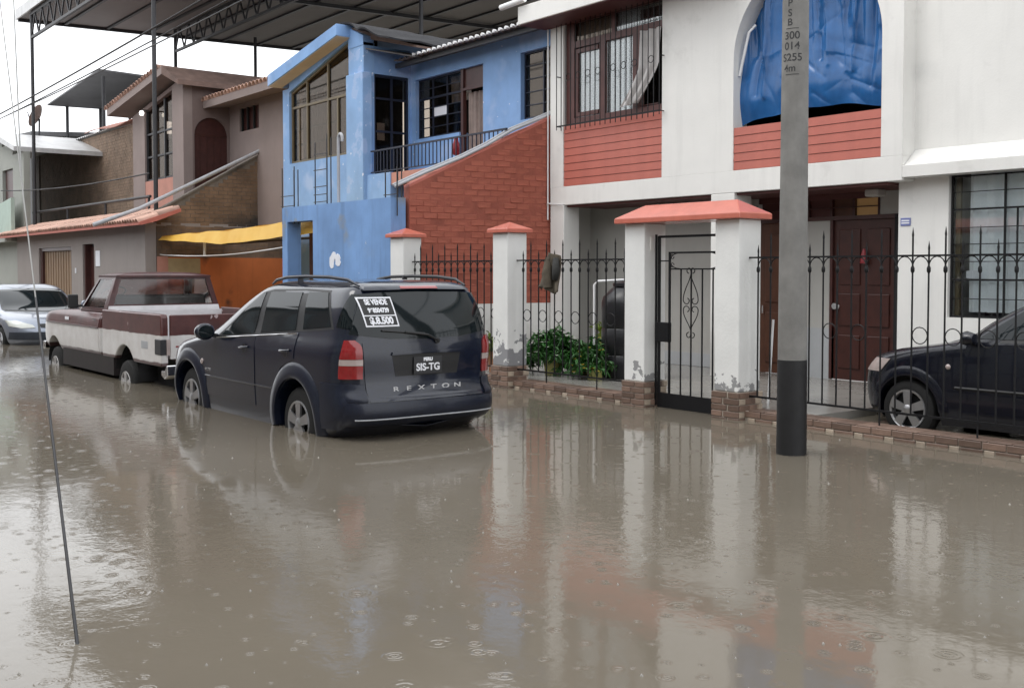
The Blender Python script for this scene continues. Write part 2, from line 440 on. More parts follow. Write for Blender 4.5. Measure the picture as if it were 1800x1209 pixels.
# ================================================================ the setting
o = MB().grid(lambda u, v: (-300+600*u, -300+600*v, -.42), 8, 8).build('road', ROADM); struct(o)
def wgrid():
    m = MB(); m.grid(lambda u, v: (-300+600*u, -300+600*v, 0), 60, 60); return m
o = wgrid().build('flood_water', WATER); struct(o)
o = MB().box(-14.4, -7.05, 9.44, 13.2, -.5, .085).build('yard_floor', WETFLOOR); struct(o)

# ================================================================ white house with coral panels
YU = 12.05
wh = thing('white_house', 'white two-storey house with coral plank panels and blue covered arch', 'house', (-11, 12.6, 0))
def wall(mat, *boxes, name='wall', parent=wh):
    for b in boxes: MB().box(*b).build(name, mat, parent)
# ground floor
MB().box(-14.40, -14.04, YU, YU+.35, -.45, 2.735).build('column', WHITE, wh, bevel=.012)
MB().box(-10.74, -10.30, YU, YU+.38, -.45, 2.735).build('column', WHITE, wh, bevel=.012)
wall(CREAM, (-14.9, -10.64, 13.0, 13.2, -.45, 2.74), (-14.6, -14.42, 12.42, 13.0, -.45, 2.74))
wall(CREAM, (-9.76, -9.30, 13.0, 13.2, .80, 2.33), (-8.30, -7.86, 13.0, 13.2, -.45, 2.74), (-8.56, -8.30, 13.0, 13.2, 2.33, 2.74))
MB().box(-9.77, -9.295, 12.985, 13.2, -.4, .80).build('skirting', GREYSK, wh)
MB().box(-14.3, -10.66, 12.985, 13.0, .09, .30).build('skirting', GREYSK, wh)
MB().box(-10.64, -8.56, 13.02, 13.2, 2.62, 2.74).build('lintel', MAROON, wh)
# side return of the porch on the right, lower front wall with the curtained window
RY = YU+.27
wall(WHITE, (-7.84, -7.16, RY, 13.2, -.45, 2.775), (-7.16, -3.9, RY, RY+.2, -.45, 1.05), (-3.9, -1.5, RY, RY+.2, -.45, 2.775))
MB().box(-14.02, -7.86, YU+.06, 13.0, 2.70, 2.735).build('porch_ceiling', MAROON, wh)
MB().box(-14.40, -7.63, YU, 13.2, 2.736, 3.05).build('beam', WHITE, wh, bevel=.008)
# first floor
wall(WHITE, (-14.40, -14.06, YU, YU+.3, 3.05, 6.10), (-11.74, -10.33, YU, YU+.3, 3.05, 6.10), (-7.93, -7.63, YU, YU+.3, 3.05, 6.10),
     (-14.06, -11.74, YU+.001, YU+.3, 5.84, 6.10))
# arch head over the tarpaulin opening
am = MB(); n = 36; cx, rr, zs = -9.13, 1.20, 4.60
pts = [(cx-rr*math.cos(math.pi*i/n), zs+rr*math.sin(math.pi*i/n)) for i in range(n+1)]
for i in range(n):
    (xa, za), (xb, zb) = pts[i], pts[i+1]
    am.hexa([(xa, YU, za), (xb, YU, zb), (xb, YU+.3, zb), (xa, YU+.3, za), (xa, YU, 6.1), (xb, YU, 6.1), (xb, YU+.3, 6.1), (xa, YU+.3, 6.1)])
am.build('arch_wall', WHITE, wh)
wall(WHITE, (-7.63, -1.5, RY, 13.2, 2.93, 6.4))
MB().prism([(RY+.02, 2.775), (YU, 2.775), (YU, 2.915), (YU+.05, 2.93), (RY+.005, 3.13), (RY+.02, 3.13)], 'x', -7.625, -1.5).build('ledge', WHITE, wh)
MB().box(-7.84, -7.62, YU+.02, RY, 2.745, 2.93).build('ledge', WHITE, wh)
# roof slab and eave
MB().box(-14.55, -10.2, 11.45, YU, 5.78, 6.08).build('eave', WHITE, wh, bevel=.01)
MB().box(-14.52, -10.2, 11.48, YU-.002, 5.765, 5.779).build('soffit', MAROON, wh)
MB().box(-14.55, -1.5, YU, 22, 6.101, 6.3).build('roof', WHITE, wh)
wall(WHITE, (-14.40, -14.2, YU+.3, 22, 2.75, 6.1), (-1.7, -1.5, 12.6, 22, -.45, 6.1))
MB().tube([(-14.30, 11.40, 6.16), (-14.62, 11.36, 6.13), (-14.9, 11.36, 6.12)], .05, 10).build('drain_pipe', PVC, wh, smooth=60)
MB().tube([(-14.43, 12.02, 2.5), (-14.43, 12.02, 5.76)], .014, 6).build('drain_pipe', PVC, wh, smooth=60)
MB().tube([(-14.42, 12.0, 2.78), (-14.0, 12.0, 2.74)], .012, 6).build('drain_pipe', PVC, wh, smooth=60)
# near-black boards stand in for the unlit rooms behind the openings
MB().box(-13.98, -11.78, 13.0, 13.05, 3.3, 6.0).build('room_shade_board', ROOMDARK, wh)
MB().box(-10.4, -7.9, 13.1, 13.15, 3.06, 6.0).build('room_shade_board', DARK, wh)
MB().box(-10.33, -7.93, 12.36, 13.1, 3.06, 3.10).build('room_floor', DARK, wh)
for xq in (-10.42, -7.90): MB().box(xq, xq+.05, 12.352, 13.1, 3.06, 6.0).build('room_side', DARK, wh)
MB().box(-7.7, -1.6, 13.21, 13.26, -.4, 3.1).build('room_shade_board', ROOMDARK, wh)
# coral planks, each board a piece of its own, tilted like weatherboard
def planks(x0, x1, z0, z1, k):
    h = (z1-z0)/k
    me = MB().hexa([(x0, YU+.012, 0), (x1, YU+.012, 0), (x1, YU+.06, 0), (x0, YU+.06, 0), (x0, YU+.020, h-.007), (x1, YU+.020, h-.007), (x1, YU+.06, h-.007), (x0, YU+.06, h-.007)]).mesh('plank', CORAL)
    for i in range(k): inst('plank', me, wh, (0, 0, z0+i*h+.004))
    MB().box(x0, x1, YU+.05, YU+.25, z0, z1).build('plank_backing', MAROON, wh)
planks(-14.058, -11.742, 3.052, 4.07, 8)
planks(-10.328, -7.932, 3.052, 3.66, 5)

# mahogany window with three lights, transom and curtains
wz0, wz1 = 4.10, 5.84
win = MB()
fy0, fy1 = YU+.07, YU+.15
def fr(*b): win.box(*b)
fr(-14.058, -13.86, fy0, fy1, 4.071, wz1); fr(-11.80, -11.742, fy0, fy1, 4.071, wz1)
fr(-13.86, -11.80, fy0, fy1, 4.071, 4.19)
fr(-13.86, -11.80, fy0+.002, fy1-.002, 5.36, 5.47); fr(-13.86, -11.80, fy0, fy1, 5.77, wz1)
fr(-13.22, -13.10, fy0+.004, fy1-.004, 4.19, 5.36); fr(-12.46, -12.27, fy0+.004, fy1-.004, 4.19, 5.36)
fr(-12.95, -12.88, fy0+.004, fy1-.004, 5.47, 5.77)
wf = win.build('window_frame', WINWOOD, wh)
for a, b in ((-13.86, -13.22), (-13.10, -12.46)):
    s2 = MB()
    for bb in ((a+.005, a+.07, 4.21, 5.34), (b-.04, b-.005, 4.21, 5.34)): s2.box(bb[0], bb[1], fy0+.02, fy1-.02, bb[2], bb[3])
    s2.box(a+.07, b-.07, fy0+.02, fy1-.02, 4.21, 4.28).box(a+.07, b-.07, fy0+.02, fy1-.02, 5.27, 5.34)
    if a < -13.5: s2.build('sash', WINWOOD, wf)
    MB().box(a+.005, b-.005, fy0+.045, fy0+.05, 4.2, 5.35).build('pane', PANE, wf)
MB().box(-13.86, -12.95, fy0+.03, fy0+.035, 5.47, 5.77).build('pane', PANEDK, wf)
MB().box(-12.88, -11.80, fy0+.03, fy0+.035, 5.47, 5.77).build('pane', PANE, wf)
def cloth(x0, x1, z0, z1, y, amp=.03, k=9, seed=0, parent=wh, mat=CURTAIN, name='curtain', nu=60):
    def fn(u, v):
        x = x0+(x1-x0)*u
        return (x, y+amp*math.sin(u*k*6.28+seed)+.4*amp*math.sin(u*k*15+seed*2+v*2), z0+(z1-z0)*v)
    return MB().grid(fn, nu, 6).build(name, mat, parent, smooth=180)
cloth(-13.9, -12.40, 4.15, 5.80, fy1+.03, .007, 6, 1, nu=200)
# the loose curtain blown out of the open light
def loose(u, v):
    s = (1-v); z2 = 4.20+1.16*v+.05*u*s
    xl = -12.29-.26*max(0, .5-v)/.5; xr_ = -11.80-.40*(max(0, .55-v)/.55)**1.3
    x2 = xl+(xr_-xl)*u
    y = fy0-.03-.16*s*s*(1-.5*u)+.035*math.sin(u*17+v*2)+.015*math.sin(u*31+v*6)
    return (x2, y, z2)
MB().grid(loose, 44, 26).build('loose_curtain', CURTAING, wh, smooth=180)
MB().box(-12.44, -11.9, fy0-.0, fy0+.05, 4.2, 4.22).build('window_sill', MAHOG, wf)
# window grille
gr = thing('window_grille', 'black iron bar grille with rings over the mahogany upper window', 'window grille', (-12.9, YU-.02, 4.0))
gy = YU-.10
for zz in (4.06, 5.80): MB().bar((-14.12, gy, zz), (-11.70, gy, zz), .022, .022).build('rail', IRON, gr)
bars = []
xs_ = [-14.12+i*(2.42/20) for i in range(21)]
for x in xs_: MB().bar((x, gy, 3.98 if 0 < x+14.1 < 2.4 else 4.0), (x, gy, 5.86), .0105, .0105, (1, 0, 0)).build('bar', IRON, gr)
for i in (2, 4, 6, 8, 11, 13, 15, 18):
    c = (xs_[i]+.5*(2.42/20), gy, 4.86)
    MB().tube([(c[0]+.055*math.cos(a*.5236), gy, c[2]+.055*math.sin(a*.5236)) for a in range(12)], .006, 5, closed=True).build('ring', IRON, gr)
for x in (-14.12, -11.70):
    for zz in (4.06, 4.9, 5.80): MB().bar((x, gy, zz), (x, YU+.01, zz), .014).build('bracket', IRON, gr)

# right-hand ground-floor window: steel grid, curtains
gz0, gz1 = 1.05, 2.772
wr = MB()
wy = RY+.06
for x in (-7.14, -6.48, -5.80, -5.1, -4.4, -3.93): wr.bar((x, wy, gz0), (x, wy, gz1), .022, .022, (1, 0, 0))
for z, t in ((1.065, .022), (1.28, .010), (1.51, .024), (1.73, .010), (1.94, .010), (2.14, .010), (2.36, .022), (2.57, .010), (2.762, .016)): wr.bar((-7.14, wy+.003, z), (-3.93, wy+.003, z), t, t)
wr.bar((-6.32, wy-.02, 1.54), (-6.32, wy-.02, 2.36), .018, .018, (1, 0, 0))
wrf = wr.build('window_frame', IRON, wh)
MB().box(-7.12, -7.06, wy+.04, wy+.08, gz0, gz1).build('jamb', YELSTEEL, wrf)
MB().box(-7.15, -3.92, wy+.015, wy+.02, gz0, gz1).build('pane', PANE, wrf)
cloth(-6.98, -3.9, 1.12, 2.9, wy+.10, .04, 15, 2, nu=150)
MB().box(-6.98, -6.78, wy+.05, wy+.055, 1.53, 1.62).build('paper_note', PAPER, wh)
# house number plaque
pq = MB().box(-7.805, -7.665, RY-.012, RY-.001, 2.185, 2.285).build('number_plaque', PLAQUE, wh, bevel=.004)
for z in (2.22, 2.25): MB().box(-7.79, -7.68, RY-.0145, RY-.0121, z-.009, z+.009).build('print', PAPER, pq)
# main door with panels
d = MB().box(-9.29, -8.31, 13.02, 13.08, .09, 2.33).build('door', DOORWOOD, wh)
for x0, x1 in ((-9.20, -8.86), (-8.74, -8.40)):
    for z0, z1 in ((.25, .72), (.85, 1.30), (1.42, 2.2)):
        MB().prism([(x0, z0), (x1, z0), (x1, z1), (x0, z1)], 'y', 13.0, 13.02).build('panel', DOORWOOD, d, bevel=.015)
MB().lathe([(.045, 0), (.05, .02), (.03, .04), (.045, .06), (.0, .075)], 12, 'y', (-9.23, 12.94, 1.12)).build('handle', CHROME, d, smooth=50)
MB().box(-9.295, -8.305, 12.99, 13.10, .02, .09).build('threshold', PVC, wh)
MB().box(-8.31, -8.26, 12.97, 13.1, .09, 2.38).build('door_frame', DARK, wh); MB().box(-9.34, -9.295, 12.98, 13.1, .09, 2.38).build('door_frame', MAHOG, wh)
MB().box(-10.64, -8.26, 12.975, 13.1, 2.33, 2.385).build('door_frame', MAHOG, wh)
# transom lights above
xs2 = [-10.62, -10.14, -9.74, -9.34, -8.97, -8.57]
for i in range(5):
    MB().box(xs2[i]+.02, xs2[i+1]-.02, 13.05, 13.06, 2.39, 2.62).build('transom_pane', AMBER if i >= 4 else (MAROON if i < 3 else BROWNWOOD), wh)
    MB().box(xs2[i+1]-.02, xs2[i+1]+.02, 13.0, 13.08, 2.386, 2.62).build('transom_bar', MAHOG, wh)
MB().box(-10.6, -8.59, 13.0, 13.03, 2.50, 2.515).build('transom_bar', MAHOG, wh)
# brown side door
d2 = MB().box(-10.60, -9.80, 13.02, 13.08, .09, 2.33).build('side_door', BROWNWOOD, wh)
for z0, z1 in ((.25, 1.0), (1.15, 2.15)): MB().box(-10.5, -9.9, 13.0, 13.02, z0, z1).build('panel', BROWNWOOD, d2, bevel=.015)
MB().bar((-10.54, 12.99, .98), (-10.54, 12.99, 1.1), .02).build('handle', CHROME, d2)
for x, y in ((-10.72, 12.75), (-8.38, 12.62), (-12.2, 12.6)):
    l = MB().box(x-.1, x+.1, y-.1, y+.1, 2.60, 2.698).build('ceiling_lamp', LAMPOFF, wh, bevel=.02)
o = MB().lathe([(.0, 1.50), (.055, 1.50), (.05, 1.60), (.025, 1.67), (.02, 1.70), (.0, 1.70)], 12, 'z', (-8.76, 12.95, .22)).build('door_ornament', REDP, None, smooth=50)
tag(o, 'small red ornament hanging on the dark wooden front door', 'ornament')

# blue tarpaulin hung in the arch
_rg = random.Random(5)
RIDGES = []
for k in range(17):      # gathers running down from the top
    xa = -10.35+2.45*(k+.6*_rg.random())/17; RIDGES.append((xa, 6.0, xa+_rg.uniform(-.3, .3), _rg.uniform(3.8, 4.9), _rg.uniform(.05, .12)*_rg.choice((1, 1, -1)), _rg.uniform(.022, .065)))
for k in range(18):      # slanting creases of the slack lower half
    xa, za = _rg.uniform(-10.3, -8.0), _rg.uniform(3.75, 4.7); a_ = _rg.choice((.35, .55, -.35, -.7, 2.6)); L_ = _rg.uniform(.3, 1.0)
    RIDGES.append((xa, za, xa+L_*math.cos(a_), za+L_*math.sin(a_), _rg.uniform(.012, .035)*_rg.choice((1, -1)), _rg.uniform(.03, .10)))
def ridges(x, z):
    h_ = 0
    for xa, za, xb, zb, am, wd in RIDGES:
        dx, dz = xb-xa, zb-za; L2 = dx*dx+dz*dz; t_ = ((x-xa)*dx+(z-za)*dz)/L2; tc = min(1, max(0, t_))
        d_ = math.hypot(x-xa-dx*tc, z-za-dz*tc); h_ += am*math.exp(-d_/wd)*(1-.6*tc)
    return h_
def tarpf(u, v):
    x = -10.33+2.40*u; z = 3.68+2.15*v
    top = v; nz = noise.noise(Vector((x*1.1+3, z*.9, 2)))
    fold = .17*(abs(math.sin(x*2.9+.25*(z-4)+.8*nz+.6*math.sin(x*1.7)))**.7-.5)*(.12+.88*top**.7) + .12*abs(noise.noise(Vector((x*5.0+1, z*.35, 3))))*(.35+top)
    dg_ = x*.8+z*1.0
    crease = (.15*abs(noise.noise(Vector((dg_*1.5, (x-z)*.35, 5))))+.09*abs(noise.noise(Vector(((x*1.3-z*.9)*2.4, (x+z)*.4, 9))))+.05*abs(noise.noise(Vector((x*1.2, z*5.5, 2)))))*(1.2-.85*v)
    belly = -.10*math.exp(-((v-.18)/.2)**2)
    z2 = z+(1-v)**4*(.17*max(0, math.sin(math.pi*(.03+.95*u)))**.6-.02+.012*math.sin(u*19))
    return (x, YU+.26+belly-1.15*ridges(x, z)-.75*fold+.05*noise.noise(Vector((x*1.3, z*1.1, 4))), z2)
t = MB().grid(tarpf, 170, 140).build('blue_tarpaulin', TARP, None, smooth=180)
tag(t, 'crumpled glossy blue tarpaulin hung across the arched upper opening', 'tarpaulin')
MB().tube([(-10.30, YU+.10, 4.4), (-10.16, YU+.13, 5.0), (-10.10, YU+.2, 5.1)], .02, 6).build('tie_rope', PVC, t)

# ================================================================ pillars, gateway, plinth
tile_b = [boxm('brick', STONEBR, .215, .02, .062, .005), boxm('brick', STONEBE, .095, .02, .062, .005), boxm('brick', STONEBR, .15, .02, .062, .005)]
tile_e = boxm('brick', STONEBR, .02, .155, .062, .005); tile_e2 = boxm('brick', STONEBE, .02, .10, .062, .005)
tile_top = boxm('brick', STONEBR, .215, .25, .014, .004)
def col_bricks(parent, x0, x1, y0, y1, ztop=.30):
    MB().box(x0-.012, x1+.012, y0-.012, y1+.012, -.45, ztop-.004).build('brick_base', GROUT, parent)
    z = ztop-.035; r_ = 0
    while z > -.05:
        w1 = (x1-x0+.05)
        if r_ % 2 == 0:
            inst('brick', tile_b[0], parent, (x0-.02+.1075, y0-.016, z)); inst('brick', tile_b[2], parent, (x1+.02-.073, y0-.016, z))
            inst('brick', tile_e, parent, (x1+.016, y0+.075, z)); inst('brick', tile_e, parent, (x1+.016, y0+.24, z)); inst('brick', tile_e2, parent, (x1+.016, y1-.03, z)) if y1-y0 > .36 else None
        else:
            inst('brick', tile_b[2], parent, (x0-.02+.075, y0-.016, z)); inst('brick', tile_b[0], parent, (x1+.02-.106, y0-.016, z))
            inst('brick', tile_e2, parent, (x1+.016, y0+.045, z)); inst('brick', tile_e, parent, (x1+.016, y0+.178, z)); inst('brick', tile_e2, parent, (x1+.016, y0+.31, z))
        z -= .070; r_ += 1
def pillar(x0, x1, label, brick_on=True):
    y0, y1 = 9.10, 9.44
    p = thing('gate_pillar', label, 'pillar', ((x0+x1)/2, 9.27, 0), group='square fence pillars with pyramid caps')
    MB().box(x0, x1, y0, y1, .30, 2.145).build('shaft', PILLAR, p, bevel=.012)
    e = .06; cxp, cyp = (x0+x1)/2, (y0+y1)/2
    MB().add([(x0-e, y0-e, 2.145), (x1+e, y0-e, 2.145), (x1+e, y1+e, 2.145), (x0-e, y1+e, 2.145),
              (x0-e, y0-e, 2.20), (x1+e, y0-e, 2.20), (x1+e, y1+e, 2.20), (x0-e, y1+e, 2.20), (cxp, cyp, 2.30)],
             [(0, 3, 2, 1), (0, 1, 5, 4), (1, 2, 6, 5), (2, 3, 7, 6), (3, 0, 4, 7), (4, 5, 8), (5, 6, 8), (6, 7, 8), (7, 4, 8)]).build('cap', CORALCAP, p, bevel=.008)
    col_bricks(p, x0, x1, y0, y1)
    return p
pillar(-14.86, -14.47, 'white fence pillar with coral cap beside the blue wall')
pillar(-12.13, -11.79, 'white fence pillar with coral cap and broken grey plaster foot behind the dark car')
gw = thing('gateway', 'white gateway of two columns under one long coral hipped cap', 'gateway', (-8.6, 9.27, 0))
for x0, x1 in ((-9.477, -9.14), (-8.045, -7.70)):
    MB().box(x0, x1, 9.10, 9.46, .30, 2.18).build('column', GATECOL, gw, bevel=.012)
    col_bricks(gw, x0, x1, 9.10, 9.46)
X0, X1, Y0_, Y1_ = -9.56, -7.62, 9.0, 9.55
MB().add([(X0, Y0_, 2.181), (X1, Y0_, 2.181), (X1, Y1_, 2.181), (X0, Y1_, 2.181), (X0, Y0_, 2.245), (X1, Y0_, 2.245), (X1, Y1_, 2.245), (X0, Y1_, 2.245),
          (X0+.26, 9.275, 2.405), (X1-.26, 9.275, 2.405)],
         [(0, 3, 2, 1), (0, 1, 5, 4), (1, 2, 6, 5), (2, 3, 7, 6), (3, 0, 4, 7), (4, 5, 9, 8), (5, 6, 9), (6, 7, 8, 9), (7, 4, 8)]).build('roof_cap', CORALCAP, gw, bevel=.01)
MB().box(-9.146, -9.125, 9.19, 9.25, 1.86, 2.02).build('bell_box', WHITE, gw, bevel=.004)
def plinth(x0, x1, label):
    p = thing('stone_plinth', label, 'low wall', ((x0+x1)/2, 9.3, 0), group='brick clad plinths under the fence')
    MB().box(x0, x1, 9.19, 9.43, -.45, .098).build('core', GROUT, p)
    x = x0+.11; i = 0
    while x < x1-.08:
        inst('brick', tile_b[0], p, (x, 9.184, .066)); inst('brick', tile_top, p, (x+.05, 9.307, .105)); x += .225; i += 1
    x = x0+.05; i = 0
    while x < x1-.1:
        a = tile_b[0] if i % 2 else tile_b[1]; L_ = .215 if i % 2 else .095
        inst('brick', a, p, (x+L_/2, 9.182, -.004)); x += L_+.012; i += 1
plinth(-14.45, -12.15, 'brick clad plinth between the two capped pillars')
plinth(-11.77, -9.50, 'brick clad plinth below the fence with flower pots')
plinth(-7.68, -3.2, 'long brick clad plinth in front of the black hatchback')

# ================================================================ iron fence
def spear(z0, z1, r_=.009):
    m = MB().tube([(0, 0, z0), (0, 0, z1-.10)], r_, 6)
    m.tube([(0, 0, z1-.10), (0, 0, z1-.07), (0, 0, z1)], [.008, .011, .001], 6)
    m.lathe([(.011, 1.60), (.019, 1.615), (.019, 1.645), (.011, 1.665)], 8)
    return m.mesh('bar', IRON, 50)
bar_t, bar_s = spear(.25, 2.03), spear(.25, 1.90); bar_tl = spear(.09, 2.03)
ring_me = MB().tube([(.078*math.cos(a*.3927), 0, .078*math.sin(a*.3927)) for a in range(16)], .0055, 5, closed=True).mesh('ring', IRON, 60)
SP = .167
arc_me = MB().tube([(SP/2*math.cos(math.pi*i/8), 0, .10*math.sin(math.pi*i/8)) for i in range(9)], .006, 5).mesh('scallop', IRON, 60)
def fence(x0, n, label, a, b, rings):
    f = thing('iron_fence', label, 'fence', (x0, 9.27, .1), group='black iron fence panels')
    for z, h in ((1.762, .018), (.255, .02)): MB().bar((a, 9.27, z), (b, 9.27, z), .022, h).build('rail', IRON, f)
    for i in range(n):
        x = x0+i*SP
        inst('bar', (bar_tl if i % 6 == 3 else bar_t) if i % 2 else bar_s, f, (x, 9.27, 0))
        if i < n-1: inst('scallop', arc_me, f, (x+SP/2, 9.27, 1.655))
    for i in rings: inst('ring', ring_me, f, (x0+(i+.5)*SP, 9.27, 1.01))
fence(-14.40, 14, 'iron fence panel in front of the red brick wall', -14.47, -12.12, (0, 2, 4, 6, 8, 10, 12))
fence(-11.655, 13, 'iron fence panel with hanging jacket before the flower pots', -11.79, -9.47, (0, 2, 4, 6, 8, 10))
fence(-7.58, 27, 'long iron fence panel in front of the black hatchback', -7.71, -3.2, (5, 7, 11, 13, 15, 17, 19, 21))

# ================================================================ iron gate
ig = thing('iron_gate', 'narrow black iron gate with scrollwork between the gateway columns', 'gate', (-8.6, 9.27, 0))
gy = 9.27
MB().bar((-9.11, gy, .02), (-9.11, gy, 2.05), .02, .02, (1, 0, 0)).bar((-9.06, gy, .02), (-9.06, gy, 2.03), .028, .028, (1, 0, 0)).bar((-9.06, gy, 2.02), (-8.06, gy, 2.02), .028, .028).bar((-9.05, gy, 1.735), (-8.90, gy, 1.735), .014).build('outer_frame', IRON, ig)
MB().bar((-8.89, gy, .17), (-8.89, gy, 1.84), .022, .022, (1, 0, 0)).bar((-8.10, gy, .17), (-8.10, gy, 1.84), .022, .022, (1, 0, 0)).bar((-8.9, gy, 1.83), (-8.09, gy, 1.83), .022).bar((-8.89, gy, 1.64), (-8.1, gy, 1.64), .016).build('leaf_frame', IRON, ig)
for x in (-8.71, -8.55, -8.38, -8.22): MB().bar((x, gy, .17), (x, gy, 1.64), .014, .014, (1, 0, 0)).build('bar', IRON, ig)
MB().box(-9.07, -8.07, gy-.012, gy+.012, .0, .175).build('kick_plate', IRON, ig)
MB().box(-9.10, -8.885, gy-.03, gy+.03, .78, 1.01).build('lock_box', IRON, ig, bevel=.006)
def scroll(c, s, flip=1, up=1):
    pts = []
    for i in range(28):
        t_ = i/27; a = t_*4.2
        r_ = (.085*(1-t_)+.012)*s
        pts.append((c[0]+flip*(r_*math.cos(a-1.6)+.0), gy-.008, c[2]+up*(r_*math.sin(a-1.6))))
    return pts
def heart(zt, zb, zc, wid):
    """tapered loop: from a point at zt widening to wid near zc then curling in"""
    for f in (1, -1):
        pts = []
        for i in range(15):
            t_ = i/14; z = zt+(zc-zt)*t_; pts.append((-8.55+f*wid*math.sin(t_*math.pi/2)**1.5, gy-.008, z))
        for i in range(1, 16):
            a = i/15*4.4; r_ = wid*.5*(1-.55*i/15)
            sg = -1 if zc < zt else 1
            pts.append((-8.55+f*(wid*.5+r_*math.cos(a)), gy-.008, zc+sg*r_*math.sin(a)*.9))
        MB().tube(pts, .006, 5).build('scroll', IRON, ig, smooth=60)
heart(1.58, 0, 1.28, .115); heart(.93, 0, 1.17, .115)
for z, up in ((1.60, -1), (.90, 1)):
    for f in (1, -1): MB().tube([(-8.55+f*(.03+.03*math.sin(a*.35)*1), gy-.008, z+up*(.03*math.cos(a*.35)-.02)) for a in range(15)], .006, 5).build('scroll', IRON, ig, smooth=60)
for x, f in ((-8.89, 1), (-8.10, -1)):
    for z, up in ((1.83, -1), (1.64, 1)):
        MB().tube([(x+f*(.16-.14*math.sin(a/10*1.57)), gy-.008, z+up*(.075*(1-math.cos(a/10*1.57))+.005)) for a in range(11)], .006, 5).build('scroll', IRON, ig, smooth=60)
        MB().tube([(x+f*(.05+.025*math.cos(a*.5)), gy-.008, z+up*(.045+.025*math.sin(a*.5))) for a in range(11)], .005, 5).build('scroll', IRON, ig, smooth=60)

# ================================================================ things in the yard of the white house
def leaf_mesh(m, p, d, L_, wd, droop):
    p = Vector(p); d = Vector(d).normalized(); sd_ = d.cross(Vector((0, 0, 1)))
    if sd_.length < 1e-3: sd_ = Vector((1, 0, 0))
    sd_.normalize()
    a = p; b = p+d*L_*.5; c = p+d*L_+Vector((0, 0, -droop*L_))
    m.add([a, b+sd_*wd, c, b-sd_*wd+Vector((0, 0, .004))], [(0, 1, 2), (0, 2, 3)])
def plant(px, py, pot_r, pot_h, potmat, label, spread, hgt, nleaf, leafmat, flower=None, z0=.085, L_=(.07, .14), group='potted plants behind the fence', blade=False):
    t_ = thing('potted_plant', label, 'potted plant', (px, py, z0), group=group)
    nleaf = int(nleaf*1.3)
    prof = [(pot_r*.78, z0), (pot_r*.8, z0+.01), (pot_r, z0+pot_h), (pot_r*1.07, z0+pot_h), (pot_r*1.07, z0+pot_h+.02), (pot_r*.9, z0+pot_h+.02), (pot_r*.88, z0+pot_h-.03)]
    MB().lathe(prof, 20, 'z', (px, py, 0)).build('pot', potmat, t_, smooth=40)
    sm, lm, fm = MB(), MB(), MB()
    zb = z0+pot_h-.03
    ns = max(7, nleaf//16)
    for s_ in range(ns):
        a = random.random()*6.28; rr_ = spread*math.sqrt(random.random()); hh = hgt*(.5+.5*random.random())*(1-.75*(rr_/spread)**2)-.16*(rr_/spread)**2
        tip = Vector((px+rr_*math.cos(a), py+rr_*math.sin(a), zb+hh)); base = Vector((px+.3*pot_r*math.cos(a), py+.3*pot_r*math.sin(a), zb))
        mid = base.lerp(tip, .5)+Vector((0, 0, .06))
        sm.tube([base, mid, tip], [.005, .004, .002], 4)
        for k in range(nleaf//ns):
            q = random.random()**.7; p = base.lerp(mid, q*2) if q < .5 else mid.lerp(tip, q*2-1)
            d = Vector((random.gauss(0, 1), random.gauss(0, 1), random.uniform(-.7, .8) if not blade else 2.5))
            leaf_mesh(lm, p, d, random.uniform(*L_)*(2 if blade else 1), random.uniform(.012, .028)*(.6 if blade else 1), random.uniform(.1, .6))
        if flower and random.random() < .5:
            for j in range(6): leaf_mesh(fm, tip, (math.cos(j*1.05), math.sin(j*1.05), .3), .035, .012, .1)
    sm.build('stems', STEM, t_, kind='stuff'); lm.build('leaves', leafmat, t_, kind='stuff')
    if flower and fm.v: fm.build('flowers', flower, t_, kind='stuff')
plant(-12.30, 10.35, .15, .28, PLASTICYEL, 'leafy green plant in the large lime yellow bucket behind the fence', .55, .52, 1500, LEAF, PETALW, L_=(.08, .17))
plant(-12.85, 10.12, .11, .20, PLASTICYEL, 'small plant in a lime bucket next to the pillar with the broken foot', .30, .45, 400, LEAF)
plant(-11.72, 10.55, .14, .16, TERRAP, 'dark leafy plant spilling low between the two lime buckets', .50, .50, 1200, LEAF, L_=(.08, .17))
plant(-11.38, 10.35, .13, .22, PLASTICYEL, 'yellow flowering plant in the lime bucket beside the black tank', .38, .38, 700, LEAF, PETAL)
plant(-12.10, 11.25, .22, .50, PLASTICYEL, 'tall yellow planter with thin grassy leaves at the back', .26, .30, 160, LEAFY, None, blade=True)
plant(-13.05, 9.85, .13, .30, TERRAP, 'yellow green bush half hidden behind the dark car tail', .26, .62, 260, LEAFY)
tk = thing('water_tank', 'black plastic water tank standing behind the fence by the gateway', 'water tank', (-11.25, 10.88, .085))
MB().lathe([(.36, .085), (.385, .12), (.385, .40), (.372, .42), (.385, .44), (.385, .78), (.372, .80), (.385, .82), (.385, 1.16), (.36, 1.25), (.25, 1.36), (.20, 1.39)], 32, 'z', (-11.25, 10.88, 0)).build('body', TANKBLK, tk, smooth=40)
MB().lathe([(.21, 1.39), (.22, 1.395), (.22, 1.44), (.17, 1.47), (.0, 1.475)], 24, 'z', (-11.25, 10.88, 0)).build('lid', TANKBLK, tk, smooth=40)
MB().tube([(-11.58, 10.52, .55), (-11.58, 10.52, 1.42), (-11.54, 10.56, 1.47), (-11.25, 10.8, 1.49)], .018, 8).build('pipe', PVC, tk, smooth=60)
